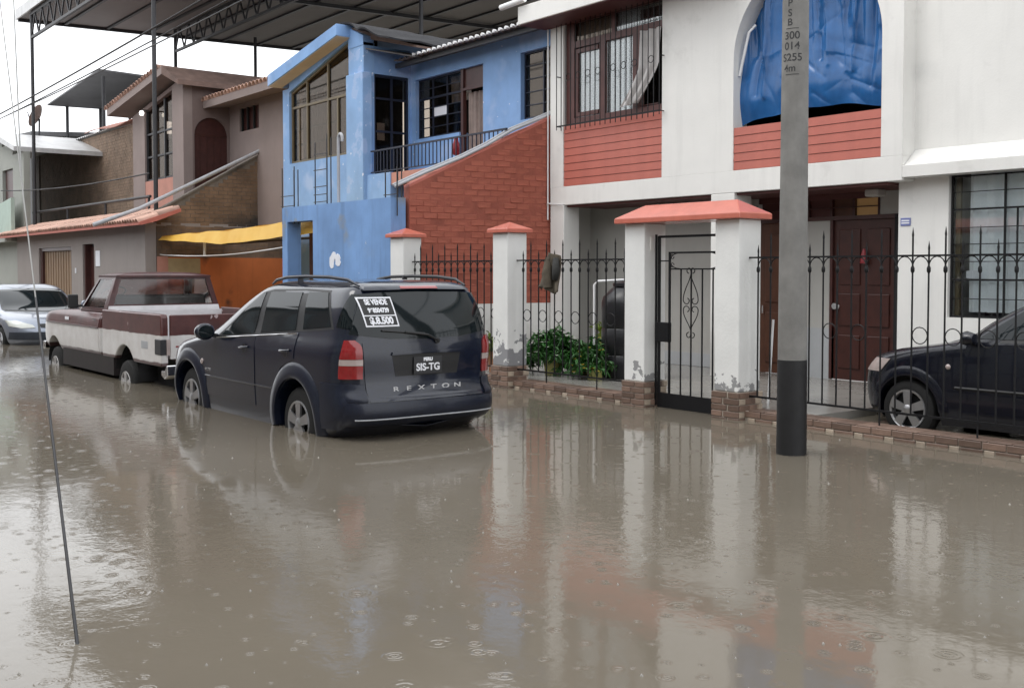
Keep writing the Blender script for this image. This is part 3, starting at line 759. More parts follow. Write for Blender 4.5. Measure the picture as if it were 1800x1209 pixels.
# jacket hung over the fence rail
def jack(u, v):
    x = -11.19+.36*u+.05*math.sin(v*3+1)*(1-v); z = 1.86-.50*v
    w_ = .05*math.sin(u*9+v*2)+.03*math.sin(u*17-v*5)
    x += (.07*(v-.4))*(1 if u > .5 else -.6)
    return (x, 9.225-.05*math.sin(u*3.14)-.04*v+w_*.6, z-.06*abs(u-.55)*(1-v)*2+.05*math.sin(u*6)*(v > .8)*(v-.8)*5)
j = thing('hanging_jacket', 'olive grey jacket hung over the iron fence rail', 'jacket', (-11.0, 9.22, 1.76))
MB().grid(jack, 26, 26, (0, .018, 0)).build('body', JACKET, j, smooth=180)
MB().tube([(-11.0, 9.17, 1.74), (-10.98, 9.13, 1.58), (-10.97, 9.14, 1.40)], [.05, .068, .062], 12, cap=False).build('sleeve', JACKET, j, smooth=180)
MB().tube([(-10.88, 9.2, 1.78), (-10.84, 9.17, 1.62), (-10.86, 9.17, 1.50)], [.04, .055, .045], 12).build('sleeve', JACKETD, j, smooth=180)
o = MB().tube([(-7.98, 9.95, .086), (-7.93, 9.97, 1.06)], .014, 8).build('pvc_pipe', PVC, None, smooth=60); tag(o, 'thin white pipe standing upright behind the gateway column', 'pipe')

# ================================================================ concrete utility pole
PX, PY = -6.0, 7.81
pl = thing('utility_pole', 'grey concrete utility pole with black painted foot and stencilled numbers', 'utility pole', (PX, PY, 0))
def prad(z): return .129-.0042*z
MB().lathe([(prad(z), z) for z in (-.42, .84, 3, 6, 9)], 40, 'z', (PX, PY, 0)).build('shaft', CONC, pl, smooth=40)
MB().lathe([(prad(z)+.0025, z) for z in (-.42, .2, .6, .835)]+[(prad(.84)-.002, .837)], 40, 'z', (PX, PY, 0)).build('painted_foot', BLACKPAINT, pl, smooth=40)
dc = Vector((-PX, -PY, 0)).normalized(); rc = Vector((-dc.y, dc.x, 0))
def wrap_text(s_, z, a0, size, name='stencil_mark'):
    me = text_mesh(s_, size, STENCIL, 0, .0012)
    for v_ in me.vertices:
        a = a0+v_.co.x/prad(z); zz = z+v_.co.y; rr_ = prad(zz)+.0015
        p = dc*math.cos(a)*rr_+rc*math.sin(a)*rr_; v_.co = (p.x+PX, p.y+PY, zz)
    o_ = link(bpy.data.objects.new(name, me)); put(o_, pl)
for s_, z, a0, sz in (('P', 3.93, -.42, .085), ('S', 3.845, -.42, .085), ('B', 3.765, -.42, .085), ('300', 3.65, -.26, .092), ('014', 3.56, -.26, .092), ('S255', 3.462, -.24, .092), ('4m', 3.37, -.42, .085)): wrap_text(s_, z, a0, sz)
fm = MB()
for (a0, a1, z) in ((-.75, .25, 3.71), (-.75, .3, 3.315)):
    for i in range(8):
        aa, ab = a0+(a1-a0)*i/8, a0+(a1-a0)*(i+1)/8
        q = []
        for a, zz in ((aa, z), (ab, z), (ab, z+.006), (aa, z+.006)):
            r_ = prad(zz)+.0012; p = dc*math.cos(a)*r_+rc*math.sin(a)*r_; q.append((p.x+PX, p.y+PY, zz))
        fm.add(q, [(0, 1, 2, 3)])
fm.build('stencil_mark', STENCIL, pl)

# ================================================================ red painted brick wall (its lower metre is white)
rw_a, rw_b = Vector((-14.85, 9.46)), Vector((-14.42, 12.3)); rd = rw_b-rw_a; RL = rd.length
rw = thing('red_brick_wall', 'sloping brick wall painted red between the blue house and white house', 'wall', (rw_a.x, rw_a.y, 0), math.atan2(rd.y, rd.x))
def rtop(s_): return 2.98+.485*s_+.03*math.sin(s_*4)
prof = [(0, 1.065)]+[(RL, 1.065)]+[(RL*(1-i/12), rtop(RL*(1-i/12))) for i in range(13)]
MB().prism(prof, 'y', .001, .22).build('mortar', REDMORTAR, rw)
MB().box(0, RL, -.012, .22, -.45, 1.064).build('white_base', WHITE, rw)
MB().hexa([(0, .0, rtop(0)-.01), (RL, .0, rtop(RL)-.01), (RL, .23, rtop(RL)-.01), (0, .23, rtop(0)-.01), (0, .0, rtop(0)+.03), (RL, .0, rtop(RL)+.03), (RL, .23, rtop(RL)+.03), (0, .23, rtop(0)+.03)]).build('coping', CORAL, rw)
bl, bh, gj = .238, .088, .012
br_me = []
for k in range(4):
    m_ = boxm('brick', REDBRICK, bl, .03, bh, .007)
    for v_ in m_.vertices: v_.co += Vector((random.uniform(-.003, .003), random.uniform(-.004, .004), random.uniform(-.003, .003)))
    br_me.append(m_)
half = boxm('brick', REDBRICK, bl/2-.006, .03, bh, .007)
z = 1.065+bh/2+.004; row = 0
while z < rtop(RL):
    s_ = bl/2 if row % 2 == 0 else bl+gj*.5
    if row % 2: 
        if rtop(.06)-.02 > z+bh/2: inst('brick', half, rw, (bl/4, .013, z))
    while s_ < RL:
        if s_+bl/2 > RL: break
        if rtop(s_-bl/2)-.015 > z+bh/2: inst('brick', random.choice(br_me), rw, (s_, .012+random.uniform(-.008, .006), z+random.uniform(-.004, .004)))
        s_ += bl+gj
    z += bh+gj; row += 1
for dy, dz, r_ in ((.02, .07, .026), (.10, .10, .022)):
    MB().tube([(-.25, dy, rtop(0)-.08+dz), (.3, dy, rtop(.3)+dz)]+[(s_*RL/6, dy, rtop(s_*RL/6)+dz) for s_ in range(2, 7)], r_, 8).build('handrail', GREYPIPE, rw, smooth=60)

# ================================================================ blue house
bh_ = thing('blue_house', 'weathered blue house with glazed bay and balcony above a street wall', 'house', (-18, 12, 0))
Y1 = 11.21
def B(mat, x0, x1, y0, y1, z0, z1, name='wall', **k): return MB().box(x0, x1, y0, y1, z0, z1).build(name, mat, bh_, **k)
B(BLUEPAINT, -22.975, -19.305, Y1, Y1+.25, -.4, 4.047)
B(BLUEPAINT, -22.975, -22.656, Y1, Y1+.25, 4.047, 5.75)
B(BLUEPEEL, -19.918, -19.305, Y1, Y1+.25, 4.047, 6.257)
MB().prism([(-22.656, 5.667), (-19.918, 6.387), (-19.918, 6.458), (-22.656, 5.892)], 'y', Y1+.001, Y1+.24).build('wall', BLUEPAINT, bh_)
MB().prism([(-19.918, 6.198), (-19.305, 6.198), (-19.305, 6.387), (-19.824, 6.6), (-19.918, 6.576)], 'y', Y1-.01, Y1+.24).build('gable', BLUEPAINT, bh_)
B(BLUEPEEL, -19.895, -19.21, 11.127, 11.352, 2.2, 5.644, 'pier', bevel=.015)
# bay roof: left slope with cream soffit, right slope covered in felt
zl, zr = 5.821, 6.434
rx0, rx1 = -23.081, -19.836
MB().hexa([(rx0, 10.88, zl), (rx1, 10.88, zr), (rx1, 15, zr), (rx0, 15, zl), (rx0, 10.88, zl+.26), (rx1, 10.88, zr+.24), (rx1, 15, zr+.24), (rx0, 15, zl+.26)]).build('bay_roof', BLUEPAINT, bh_, bevel=.01)
MB().hexa([(rx0+.04, 10.903, zl-.012), (rx1-.02, 10.903, zr-.012), (rx1-.02, Y1-.002, zr-.012), (rx0+.04, Y1-.002, zl-.012), (rx0+.04, 10.903, zl-.002), (rx1-.02, 10.903, zr-.002), (rx1-.02, Y1-.002, zr-.002), (rx0+.04, Y1-.002, zl-.002)]).build('soffit', SOFFIT, bh_)
rx2 = -18.113
def felt(u, v):
    x = rx1-.12+(rx2-rx1+.12)*u; y = 11.045+3.2*v
    return (x, y+.06*math.sin(u*9), zr+.27-.62*u**1.15+.05*noise.noise(Vector((x*2, y*2, 1)))+.03*math.sin(u*14+v*5))
MB().grid(felt, 26, 18, (0, 0, .035)).build('felt_roof', FELT, bh_, smooth=40)
MB().hexa([(rx1+.02, Y1+.02, zr+.02), (rx2, Y1+.5, zr-.42), (rx2, 15, zr-.42), (rx1+.02, 15, zr+.02), (rx1+.02, Y1+.02, zr+.2), (rx2, Y1+.5, zr-.38), (rx2, 15, zr-.38), (rx1+.02, 15, zr+.2)]).build('bay_roof', CLAYDK, bh_)
# bay window
bw = MB()
def vz(x): return 5.667+(6.387-5.667)*(x--22.656)/(-19.918--22.656)
yw = Y1+.08
xv = [-22.632, -21.901, -20.933, -19.966]
for x in xv: bw.bar((x, yw, 4.074), (x, yw, vz(x)-.02), .045, .05, (1, 0, 0))
bw.bar((xv[0], yw, 4.074), (xv[3], yw, 4.074), .05); bw.bar((xv[0], yw+.004, 5.302), (xv[3], yw+.004, 5.302), .05); bw.bar((xv[0], yw, vz(xv[0])-.03), (xv[3], yw, vz(xv[3])-.03), .05)
bw.bar((xv[2]+.42, yw+.006, 4.098), (xv[2]+.42, yw+.006, 5.278), .05, .05, (1, 0, 0)); bw.bar((xv[0]+.32, yw+.006, 4.098), (xv[0]+.32, yw+.006, 5.278), .03, .03, (1, 0, 0))
bwo = bw.build('bay_window_frame', YELSTEEL, bh_)
for i in range(3):
    MB().prism([(xv[i]+.03, 4.098), (xv[i+1]-.03, 4.098), (xv[i+1]-.03, 5.278), (xv[i]+.03, 5.278)], 'y', yw+.01, yw+.016).build('pane', PANEDK, bwo)
    MB().prism([(xv[i]+.03, 5.325), (xv[i+1]-.03, 5.325), (xv[i+1]-.03, vz(xv[i+1])-.06), (xv[i]+.03, vz(xv[i])-.06)], 'y', yw+.01, yw+.016).build('pane', PANEDK, bwo)
for i, (z0, z1) in enumerate(((4.1, 4.14), (4.45, 4.49), (4.8, 4.84))): MB().box(xv[0], xv[3], yw+.05, yw+.07, z0, z1).build('security_bar', DARK, bwo)
B(DARK, -22.774, -19.588, Y1+.45, Y1+.5, 3.4, 6.5, 'room_shade_board')  # near-black board close behind the panes, standing in for the shaded room
cloth(-22.538, -20.414, 4.133, 5.608, Y1+.30, .03, 6, 4, bh_, MAHOG)
# side wall of the bay with the dark glazed door onto the balcony
sx = -19.305
B(BLUEPAINT, sx-.2, sx, Y1+.25, 11.458, 2.8, 6.198); B(BLUEPAINT, sx-.2, sx, 11.458, 12.343, 5.644, 6.198); B(BLUEPAINT, sx-.2, sx, 12.296, 12.343, 2.8, 5.644)
dd = MB()
for y in (11.481, 11.894, 12.272): dd.bar((sx-.06, y, 3.579), (sx-.06, y, 5.632), .05, .05, (0, 1, 0))
for z in (3.602, 4.487, 5.16, 5.608): dd.bar((sx-.06, 11.481, z), (sx-.06, 12.272, z), .04)
ddo = dd.build('balcony_door', BLUEDK, bh_)
MB().box(sx-.07, sx-.062, 11.493, 12.26, 3.602, 5.608).build('pane', PANEDK, ddo)
MB().box(sx-.45, sx-.4, 11.352, 12.39, 3.2, 6.2).build('room_shade_board', DARK, bh_)
MB().box(sx-.075, sx-.071, 11.564, 11.741, 4.31, 4.664).build('calendar', PAPER, bh_)
# balcony back wall
YB = 12.343
for b_ in ((-19.305, -19.128, 2.8, 5.903), (-19.128, -16.756, 5.573, 5.903), (-19.128, -17.547, 2.8, 4.346), (-16.756, -15.6, 2.8, 5.903),
           (-15.6, -14.514, 5.585, 5.903), (-15.6, -14.514, 2.8, 4.369), (-14.514, -14.042, 2.8, 5.903)):
    B(BLUEPAINT, b_[0], b_[1], YB, YB+.22, b_[2], b_[3])
B(BEIGEP, -19.305, -14.042, YB+.012, YB+.2, 5.903, 6.033, 'rough_course')
def gridwin(x0, x1, z0, z1, nx, nz, thick):
    g_ = MB(); y = YB+.10
    for i in range(nx+1): g_.bar((x0+(x1-x0)*i/nx, y, z0), (x0+(x1-x0)*i/nx, y, z1), .03, .03, (1, 0, 0))
    for i in range(nz+1): g_.bar((x0, y+.003, z0+(z1-z0)*i/nz), (x1, y+.003, z0+(z1-z0)*i/nz), .04 if i in thick else .018)
    g_ = g_.build('window_frame', BLUEDK, bh_)
    for i in range(nx):
        for k in range(nz):
            MB().box(x0+(x1-x0)*i/nx+.012, x0+(x1-x0)*(i+1)/nx-.012, y+.008, y+.013, z0+(z1-z0)*k/nz+.01, z0+(z1-z0)*(k+1)/nz-.01).build('pane', PAPER if (i, k) in ((1, 2),) and nx == 3 else PANEDK, g_)
gridwin(-19.116, -17.582, 4.369, 5.561, 3, 6, (0, 4, 6)); gridwin(-15.576, -14.514, 4.393, 5.573, 2, 5, (0, 5))
cloth(-18.29, -17.582, 5.018, 5.549, YB+.3, .03, 3, 1, bh_)
B(DARK, -19.234, -14.396, YB+.42, YB+.47, 3, 6.2, 'room_shade_board')  # dark board set close so the panes show an unlit room
dr = MB().box(-17.547, -16.756, YB+.08, YB+.13, 5.207, 5.573).build('door_transom', MAHOG, bh_)
MB().bar((-17.511, YB+.08, 3.5), (-17.511, YB+.08, 5.573), .08, .08, (1, 0, 0)).bar((-17.547, YB+.06, 5.172), (-16.756, YB+.06, 5.172), .05).build('door_frame', MAHOG, bh_)
cloth(-17.44, -16.78, 3.45, 5.113, YB+.16, .025, 4, 3, bh_, WOODOLD, 'door_curtain')
# balcony floor and railing
B(PINKW, -19.21, -14.75, Y1+.02, YB, 3.307, 3.543, 'balcony_slab'); B(BLUEPAINT, -19.21, -18.29, Y1-.0, YB-.01, 2.776, 3.558, 'balcony_slab')
ra = thing('balcony_railing', 'dark iron railing along the blue house balcony', 'railing', (-17.7, 11.269, 3.567))
MB().bar((-19.116, 11.269, 4.027), (-14.62, 11.269, 4.027), .04, .03).build('rail', BLUEDK, ra); MB().bar((-19.116, 11.269, 3.602), (-14.62, 11.269, 3.602), .03, .02).build('rail', BLUEDK, ra)
x = -18.998; me = MB().bar((0, 0, 3.591), (0, 0, 4.021), .016, .016, (1, 0, 0)).mesh('bar', BLUEDK)
while x < -14.65: inst('bar', me, ra, (x, 11.269, 0)); x += .125
o = thing('red_jug', 'small red plastic jug on the blue house balcony', 'jug', (-16.45, 11.5, 3.6))
MB().lathe([(.05, 3.75), (.065, 3.77), (.065, 3.95), (.04, 4.02), (.04, 4.06), (.0, 4.06)], 14, 'z', (-16.45, 11.5, 0)).build('body', REDP, o, smooth=40)
MB().tube([(-16.39, 11.5, 3.8), (-16.34, 11.5, 3.87), (-16.39, 11.5, 3.94)], .012, 6).build('handle', REDP, o, smooth=60)
# corrugated roof over the balcony
def corr(x0, x1, ya, yb, za, zb, pitch=.177, amp=.025):
    nx = int((x1-x0)/pitch*6)
    return MB().grid(lambda u, v: (x0+(x1-x0)*u, ya+(yb-ya)*v, za+(zb-za)*v+amp*math.sin((x1-x0)*u/pitch*6.2832)), nx, 3, (0, 0, .012))
corr(-19.057, -14.3, 11.776, 15, 5.892, 6.34).build('corrugated_roof', CORR, bh_, smooth=60)
MB().hexa([(-19.352, 11.234, 6.128), (-18.231, 11.741, 5.844), (-18.231, 12.272, 5.868), (-19.352, 12.272, 6.151), (-19.352, 11.234, 6.151), (-18.231, 11.741, 5.868), (-18.231, 12.272, 5.892), (-19.352, 12.272, 6.175)]).build('corrugated_roof', CORR, bh_)
me = MB().lathe([(.0, 0), (.03, .0), (.034, .05), (.02, .07), (.0, .075)], 8, 'y').mesh('light_dot', PVC, 50)  # white knobs painted in for daylight showing through at the corrugation ends
x = -18.29
while x < -14.9: inst('light_dot', me, bh_, (x, 11.741, 5.909)); x += .177
B(STEELDK, -19.234, -14.4, 11.918, 11.989, 5.785, 5.88, 'roof_beam')
# street wall with the open doorway
for b_ in ((-18.82, -18.61, -.4, 2.80), (-17.59, -14.92, -.4, 2.80), (-18.61, -17.59, 2.53, 2.80)):
    B(BLUESTAIN, b_[0], b_[1], 9.15, 9.43, b_[2], b_[3], 'street_wall')
pm = MB()
for k in range(7):
    a = random.random()*6.28; cx_, cz_ = -16.79+.13*math.cos(a*k), 1.84+.10*math.sin(a*k+k)
    pm.prism([(cx_+(.07+.03*random.random())*math.cos(i*.9), cz_+(.06+.03*random.random())*math.sin(i*.9)) for i in range(7)], 'y', 9.144-.0006*k, 9.15)
pm.build('peeled_patch', PAPER, bh_)
def rebar(x, y, label, h, w_=.42, ties=(0.05, .18, .32, .62, .9), d=.16):
    r_ = thing('rebar_cage', label, 'rebar cage', (x, y, 2.8), group='rebar cages on the blue street wall')
    for dx in (-w_/2, -w_/6, w_/6, w_/2):
        hh = h*random.uniform(.9, 1.05)
        MB().tube([(x+dx, y+(d/2 if abs(dx) < w_/3 else -d/2), 2.5), (x+dx, y+(d/2 if abs(dx) < w_/3 else -d/2), 2.8+hh)], .011, 6).build('bar', STEELDK, r_)
    for z in ties:
        if z < h: MB().bar((x-w_/2-.03, y-d/2-.012, 2.8+z), (x+w_/2+.03, y-d/2-.012, 2.8+z), .014).build('tie', STEELDK, r_)
rebar(-18.70, 9.30, 'rusty rebar cage over the pillar left of the doorway', .75, .5, (.03, .22))
rebar(-17.40, 9.30, 'tall rebar cage in the middle of the blue street wall', 1.22, .44)
rebar(-15.05, 9.32, 'short rebar cage at the red wall end of the street wall', .48, .36, (.05,))
o = MB().tube([(-17.12, 9.42, 2.5), (-17.12, 9.42, 3.95)]+[(-17.12+.07-.07*math.cos(a*.35), 9.42, 3.95+.09*math.sin(a*.35)) for a in range(1, 10)]+[(-16.985, 9.42, 3.90)], .028, 10).build('vent_pipe', GREYPIPE, None, smooth=60)
tag(o, 'pale hooked vent pipe rising above the blue street wall', 'pipe')

# ================================================================ brick side wall, orange below, with the yellow awning
XB = -26.3
sw = thing('brick_side_wall', 'brown brick side wall with sloping top and orange painted lower part', 'wall', (XB, 11, 0))
def btop(y): return 2.88+.572*(y-9.155)
ya, yb = 9.43, 14.5
MB().prism([(ya, 1.9), (yb, 1.9), (yb, btop(yb)), (ya, btop(ya))], 'x', XB-.2, XB-.008).build('mortar', MORTAR, sw)
bm_ = MB(); z = 1.95; row = 0
while z < btop(yb):
    y = ya+(.0 if row % 2 else -.12)
    while y < yb:
        y0_, y1_ = max(y, ya), min(y+.235, yb)
        if y1_-y0_ > .05 and btop(y0_) > z+.09: bm_.box(XB-.02, XB+random.uniform(-.004, .005), y0_, y1_, z, z+.088)
        y += .247
    z += .1; row += 1
bm_.build('brickwork', BRICKS_BROWN, sw, kind='stuff')
MB().box(XB-.2, XB+.008, ya, yb, -.4, 1.95).build('orange_render', ORANGE, sw)
MB().box(XB-.2, XB+.012, ya, ya+.28, -.4, 1.97).build('pink_band', PINKW, sw)
MB().box(XB, XB+.014, ya+.28, ya+1.1, 1.55, 1.93).build('beige_patch', BEIGEP, sw)
MB().prism([(ya, btop(ya)), (yb, btop(yb)), (yb, btop(yb)+.05), (ya, btop(ya)+.05)], 'x', XB-.22, XB+.03).build('coping', MORTAR, sw)
o = MB().tube([(XB+.08, 7.9, 2.70), (XB+.08, 9.0, 3.12), (XB+.08, 12.8, 5.06), (XB+.08, 13.1, 5.35)], .05, 10).build('drain_pipe', GREYPIPE, None, smooth=60)
tag(o, 'long pale drain pipe sloping down past the tiled garage eave', 'pipe')
def aw(u, v):
    x = -26.1+8.3*u; y = 9.5+1.6*v
    return (x, y, 2.46+.16*u-.06*v-.04*math.exp(-((u-.55)/.25)**2)*(1-v)+.006*math.sin(u*40)*(1-v))
aw_ = thing('yellow_awning', 'yellow plastic sheet awning stretched beside the blue house', 'awning', (-22, 10, 2.4))
MB().grid(aw, 60, 14).build('sheet', YELTARP, aw_, smooth=180)
MB().grid(lambda u, v: (-26.1+8.3*u, 9.5-.10*v+.02*math.sin(u*30), aw(u, 0)[2]-v*(.10+.20*min(1, u*2.2))), 60, 2).build('valance', YELTARP, aw_, smooth=180)
MB().tube([(-26.2, 9.62, 2.40), (-18.9, 9.62, 2.50)], .02, 6).build('support_bar', STEELDK, aw_)
MB().tube([(-26.2, 11.1, 2.30), (-18.5, 11.1, 2.36)], .03, 6).build('support_bar', STEELDK, aw_)
MB().bar((-19.6, 10.2, -.4), (-19.6, 10.2, 2.5), .12).build('post', BROWNWOOD, aw_)
MB().bar((-24.2, 9.8, 1.95), (-24.2, 9.8, 2.35), .05).build('post', PVC, aw_)
o = MB().tube([(-26.25, 9.5, 2.02)]+[(-26+i*.72, 9.5, 2.0-.10*math.sin(i/10*3.14)+.012*i) for i in range(11)], .014, 6).build('hose', PVC, None, smooth=60); tag(o, 'pale hose strung below the yellow awning', 'hose')
bs = thing('back_wall', 'low orange brown wall at the back of the yard beyond the blue doorway', 'wall', (-22, 15, 0))
MB().box(-26.3, -14.9, 14.5, 14.7, -.4, 2.6).build('render', ORANGE, bs)
MB().box(-26.3, -14.9, 14.48, 14.72, 2.6, 2.66).build('coping', MORTAR, bs)
o = plant(-25.2, 12.1, .25, .3, TERRAP, 'dark bush against the orange wall behind the pickup', .7, 1.0, 700, LEAF, z0=-.1, L_=(.12, .25), group='bush')

# ================================================================ garage house with tiled eave
gh = thing('garage_house', 'taupe single-storey house with tan garage door and clay tile eave', 'house', (-32, 10, 0))
def G(mat, *b_, name='wall', parent=None, **k): return MB().box(*b_).build(name, mat, parent or gh, **k)
for b_ in ((-38.6, -35.94, -.4, 2.80), (-35.94, -32.46, 2.32, 2.80), (-32.46, -31.37, -.4, 2.80), (-31.37, -30.33, 2.36, 2.80), (-30.33, -26.3, -.4, 2.80)): G(TAUPE, b_[0], b_[1], 9.15, 9.42, b_[2], b_[3])
gd = G(TANDOOR, -35.74, -32.5, 9.28, 9.34, -.3, 2.22, name='garage_door')
G(MAHOG, -35.94, -35.74, 9.2, 9.36, -.3, 2.32, name='door_frame'); G(MAHOG, -35.74, -32.46, 9.2, 9.36, 2.22, 2.32, name='door_frame')
me = MB().box(-.015, .015, 0, .02, -.3, 2.2).mesh('batten', TANDOOR)
for i in range(12): inst('batten', me, gd, (-35.6+i*.27, 9.262, 0))
dr = G(MAHOG, -31.30, -30.40, 9.34, 9.39, -.3, 2.30, name='door'); G(MAHOG, -31.37, -31.27, 9.2, 9.4, -.3, 2.36, name='door_frame')
G(PAPER, -30.16, -29.80, 9.135, 9.149, 1.74, 2.16, name='notice')
G(PAPER, -32.05, -31.97, 9.13, 9.149, 1.55, 1.7, name='bell_plate')
G(TAUPE, -38.6, -26.3, 9.42, 13, 2.72, 2.80, name='terrace_slab')
MB().prism([(8.74, 2.76), (9.75, 3.12), (9.75, 3.04), (9.16, 2.80), (8.80, 2.70), (8.74, 2.70)], 'x', -39.6, -25.5).build('eave', CORAL, gh)
tl = MB(); 
for i in range(7): pass
def tilemesh(mat, L_=.42, r_=.085):
    return MB().grid(lambda u, v: (r_*(1-.15*v)*math.cos(math.pi*u), L_*v, r_*(1-.15*v)*math.sin(math.pi*u)), 6, 1, (0, 0, -.014)).mesh('tile', mat, 60)
te = tilemesh(CLAYTILE, .56)
slope = math.atan2(.36, 1.01)
x = -39.5; i = 0
while x < -25.55:
    for k in range(2):
        t_ = inst('tile', te, gh, (x+random.uniform(-.01, .01), 8.72+k*.5, 2.765+k*.178+random.uniform(0, .01)))
        t_.rotation_euler = (slope, 0, 0)
    x += .19; i += 1
MB().tube([(-38.9, 9.75, 3.58), (-27.6, 9.75, 3.52)], .04, 8).build('terrace_rail', STEELDK, gh, smooth=60)
for x in (-38.8, -34.9, -31.2, -27.7): MB().tube([(x, 9.75, 2.8), (x, 9.75, 3.56)], .035, 8).build('rail_post', STEELDK, gh, smooth=60)
# terrace canopy posts belong to the big canopy below

# ================================================================ mauve house with gable, arched door
mh = thing('mauve_house', 'mauve brown upper house with tiled gable and arched wooden door', 'house', (-29, 12, 2.8))
YM = 10.8
def Mh(mat, *b_, name='wall', **k): return MB().box(*b_).build(name, mat, mh, **k)
ax0, ax1 = -31.968, -28.026
def gz(x): return 6.113+(6.728-6.113)*(x-ax0)/(ax1-ax0)
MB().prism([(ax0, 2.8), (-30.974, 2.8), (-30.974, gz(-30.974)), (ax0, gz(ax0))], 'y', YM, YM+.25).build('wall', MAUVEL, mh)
MB().prism([(-28.814, 2.8), (ax1, 2.8), (ax1, gz(ax1)-.1), (-28.404, gz(-28.404)), (-28.814, gz(-28.814))], 'y', YM, YM+.25).build('wall', MAUVEL, mh)
Mh(PINKW, -30.974, -28.814, YM+.01, YM+.25, 2.8, 4.158)
MB().prism([(-30.974, gz(-30.974)-.12), (-28.814, gz(-28.814)-.12), (-28.814, gz(-28.814)), (-30.974, gz(-30.974))], 'y', YM, YM+.25).build('wall', MAUVE, mh)
mw = MB()
for x in (-30.953, -30.24, -29.538, -28.836): mw.bar((x, YM+.08, 4.169), (x, YM+.08, gz(x)-.12), .06, .06, (1, 0, 0))
for z in (4.19, 4.838, 5.486): mw.bar((-30.953, YM+.085, z), (-28.836, YM+.085, z), .05)
mwo = mw.build('window_frame', STEELDK, mh)
MB().prism([(-30.953, 4.19), (-28.836, 4.19), (-28.836, gz(-28.836)-.13), (-30.953, gz(-30.953)-.13)], 'y', YM+.1, YM+.105).build('pane', PANEDK, mwo)
cloth(-29.592, -28.89, 4.406, 5.81, YM+.3, .03, 3, 2, mh); Mh(DARK, -30.996, -28.728, YM+.8, YM+.85, 3, 6.6, name='room_shade_board')
# gable roof: slab and tiles along the verge
gx0, gx1 = -32.886, -28.35
gza, gzb = 6.199, 6.804
MB().hexa([(gx0, YM-.45, gza), (gx1, YM-.45, gzb), (gx1, 16, gzb), (gx0, 16, gza), (gx0, YM-.45, gza+.2), (gx1, YM-.45, gzb+.2), (gx1, 16, gzb+.2), (gx0, 16, gza+.2)]).build('roof_slab', MAUVEL, mh)
MB().hexa([(gx1, YM-.45, gzb), (gx1+.75, YM-.3, gzb-.35), (gx1+.75, 16, gzb-.35), (gx1, 16, gzb), (gx1, YM-.45, gzb+.22), (gx1+.75, YM-.3, gzb-.22), (gx1+.75, 16, gzb-.22), (gx1, 16, gzb+.22)]).build('roof_slab', CLAYDK, mh)
tv = tilemesh(CLAYTILE, .55, .10)
for k in range(20):
    u_ = k/20
    inst('tile', tv, mh, (gx0+(gx1-gx0)*u_, YM-.5, gza+.21+(gzb-gza)*u_))
# side wall with arched door and back wall with window
sx = -28.026; y0_, y1_ = 11.102, 12.042
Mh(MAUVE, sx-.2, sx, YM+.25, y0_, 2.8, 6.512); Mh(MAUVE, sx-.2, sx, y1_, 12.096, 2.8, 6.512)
ap = MB(); yc, ra_, zs_ = (y0_+y1_)/2, (y1_-y0_)/2, 5.249
for i in range(16):
    a, b_ = math.pi*i/16, math.pi*(i+1)/16
    ap.hexa([(sx-.2, yc-ra_*math.cos(a), zs_+ra_*math.sin(a)), (sx, yc-ra_*math.cos(a), zs_+ra_*math.sin(a)), (sx, yc-ra_*math.cos(b_), zs_+ra_*math.sin(b_)), (sx-.2, yc-ra_*math.cos(b_), zs_+ra_*math.sin(b_)),
             (sx-.2, yc-ra_*math.cos(a), 6.512), (sx, yc-ra_*math.cos(a), 6.512), (sx, yc-ra_*math.cos(b_), 6.512), (sx-.2, yc-ra_*math.cos(b_), 6.512)])
ap.build('arch_wall', MAUVE, mh)
ad = MB().box(sx-.12, sx-.08, y0_, y1_, 2.8, zs_+ra_).build('arched_door', MAHOG, mh)
for k in range(1, 5): MB().box(sx-.078, sx-.07, y0_+(y1_-y0_)*k/5-.012, y0_+(y1_-y0_)*k/5+.012, 2.8, zs_).build('batten', DOORWOOD, ad)
MB().box(sx-.078, sx-.065, y0_, y1_, zs_-.03, zs_+.03).build('batten', DOORWOOD, ad)
YW = 12.096
for b_ in ((sx-.2, -27.378, 2.8, 6.188), (-27.378, -26.179, 2.8, 5.314), (-27.378, -26.179, 5.94, 6.188), (-26.179, -22.14, 2.8, 6.188)): Mh(MAUVEL, b_[0], b_[1], YW, YW+.2, b_[2], b_[3])
wd = Mh(MAHOG, -27.356, -26.201, YW+.1, YW+.13, 5.324, 5.929, name='window')
for x in (-27.324, -26.978, -26.59, -26.222): MB().bar((x, YW+.06, 5.324), (x, YW+.06, 5.929), .05, .05, (1, 0, 0)).build('frame', DARK, wd)
MB().hexa([(sx-.3, YW-.75, 5.94), (-22.14, YW-.75, 5.94), (-22.14, YW+1.5, 6.296), (sx-.3, YW+1.5, 6.296), (sx-.3, YW-.75, 6.134), (-22.14, YW-.75, 6.134), (-22.14, YW+1.5, 6.512), (sx-.3, YW+1.5, 6.512)]).build('roof_slab', MAUVEL, mh)
x = sx-.3
while x < -23.22: inst('tile', tv, mh, (x, YW-.8, 6.145)); x += .21
lp = thing('wall_lamp', 'lit white wall lamp under the mauve gable eave', 'lamp', (-31.212, YM-.1, 5.972))
MB().lathe([(.0, 5.983), (.05, 5.994), (.065, 6.048), (.04, 6.107), (.0, 6.113)], 14, 'z', (-30.564, YM-.22, 0)).build('globe', LAMPON, lp, smooth=60)
MB().bar((-30.564, YM-.2, 6.134), (-30.564, YM, 6.134), .03).build('arm', STEELDK, lp)

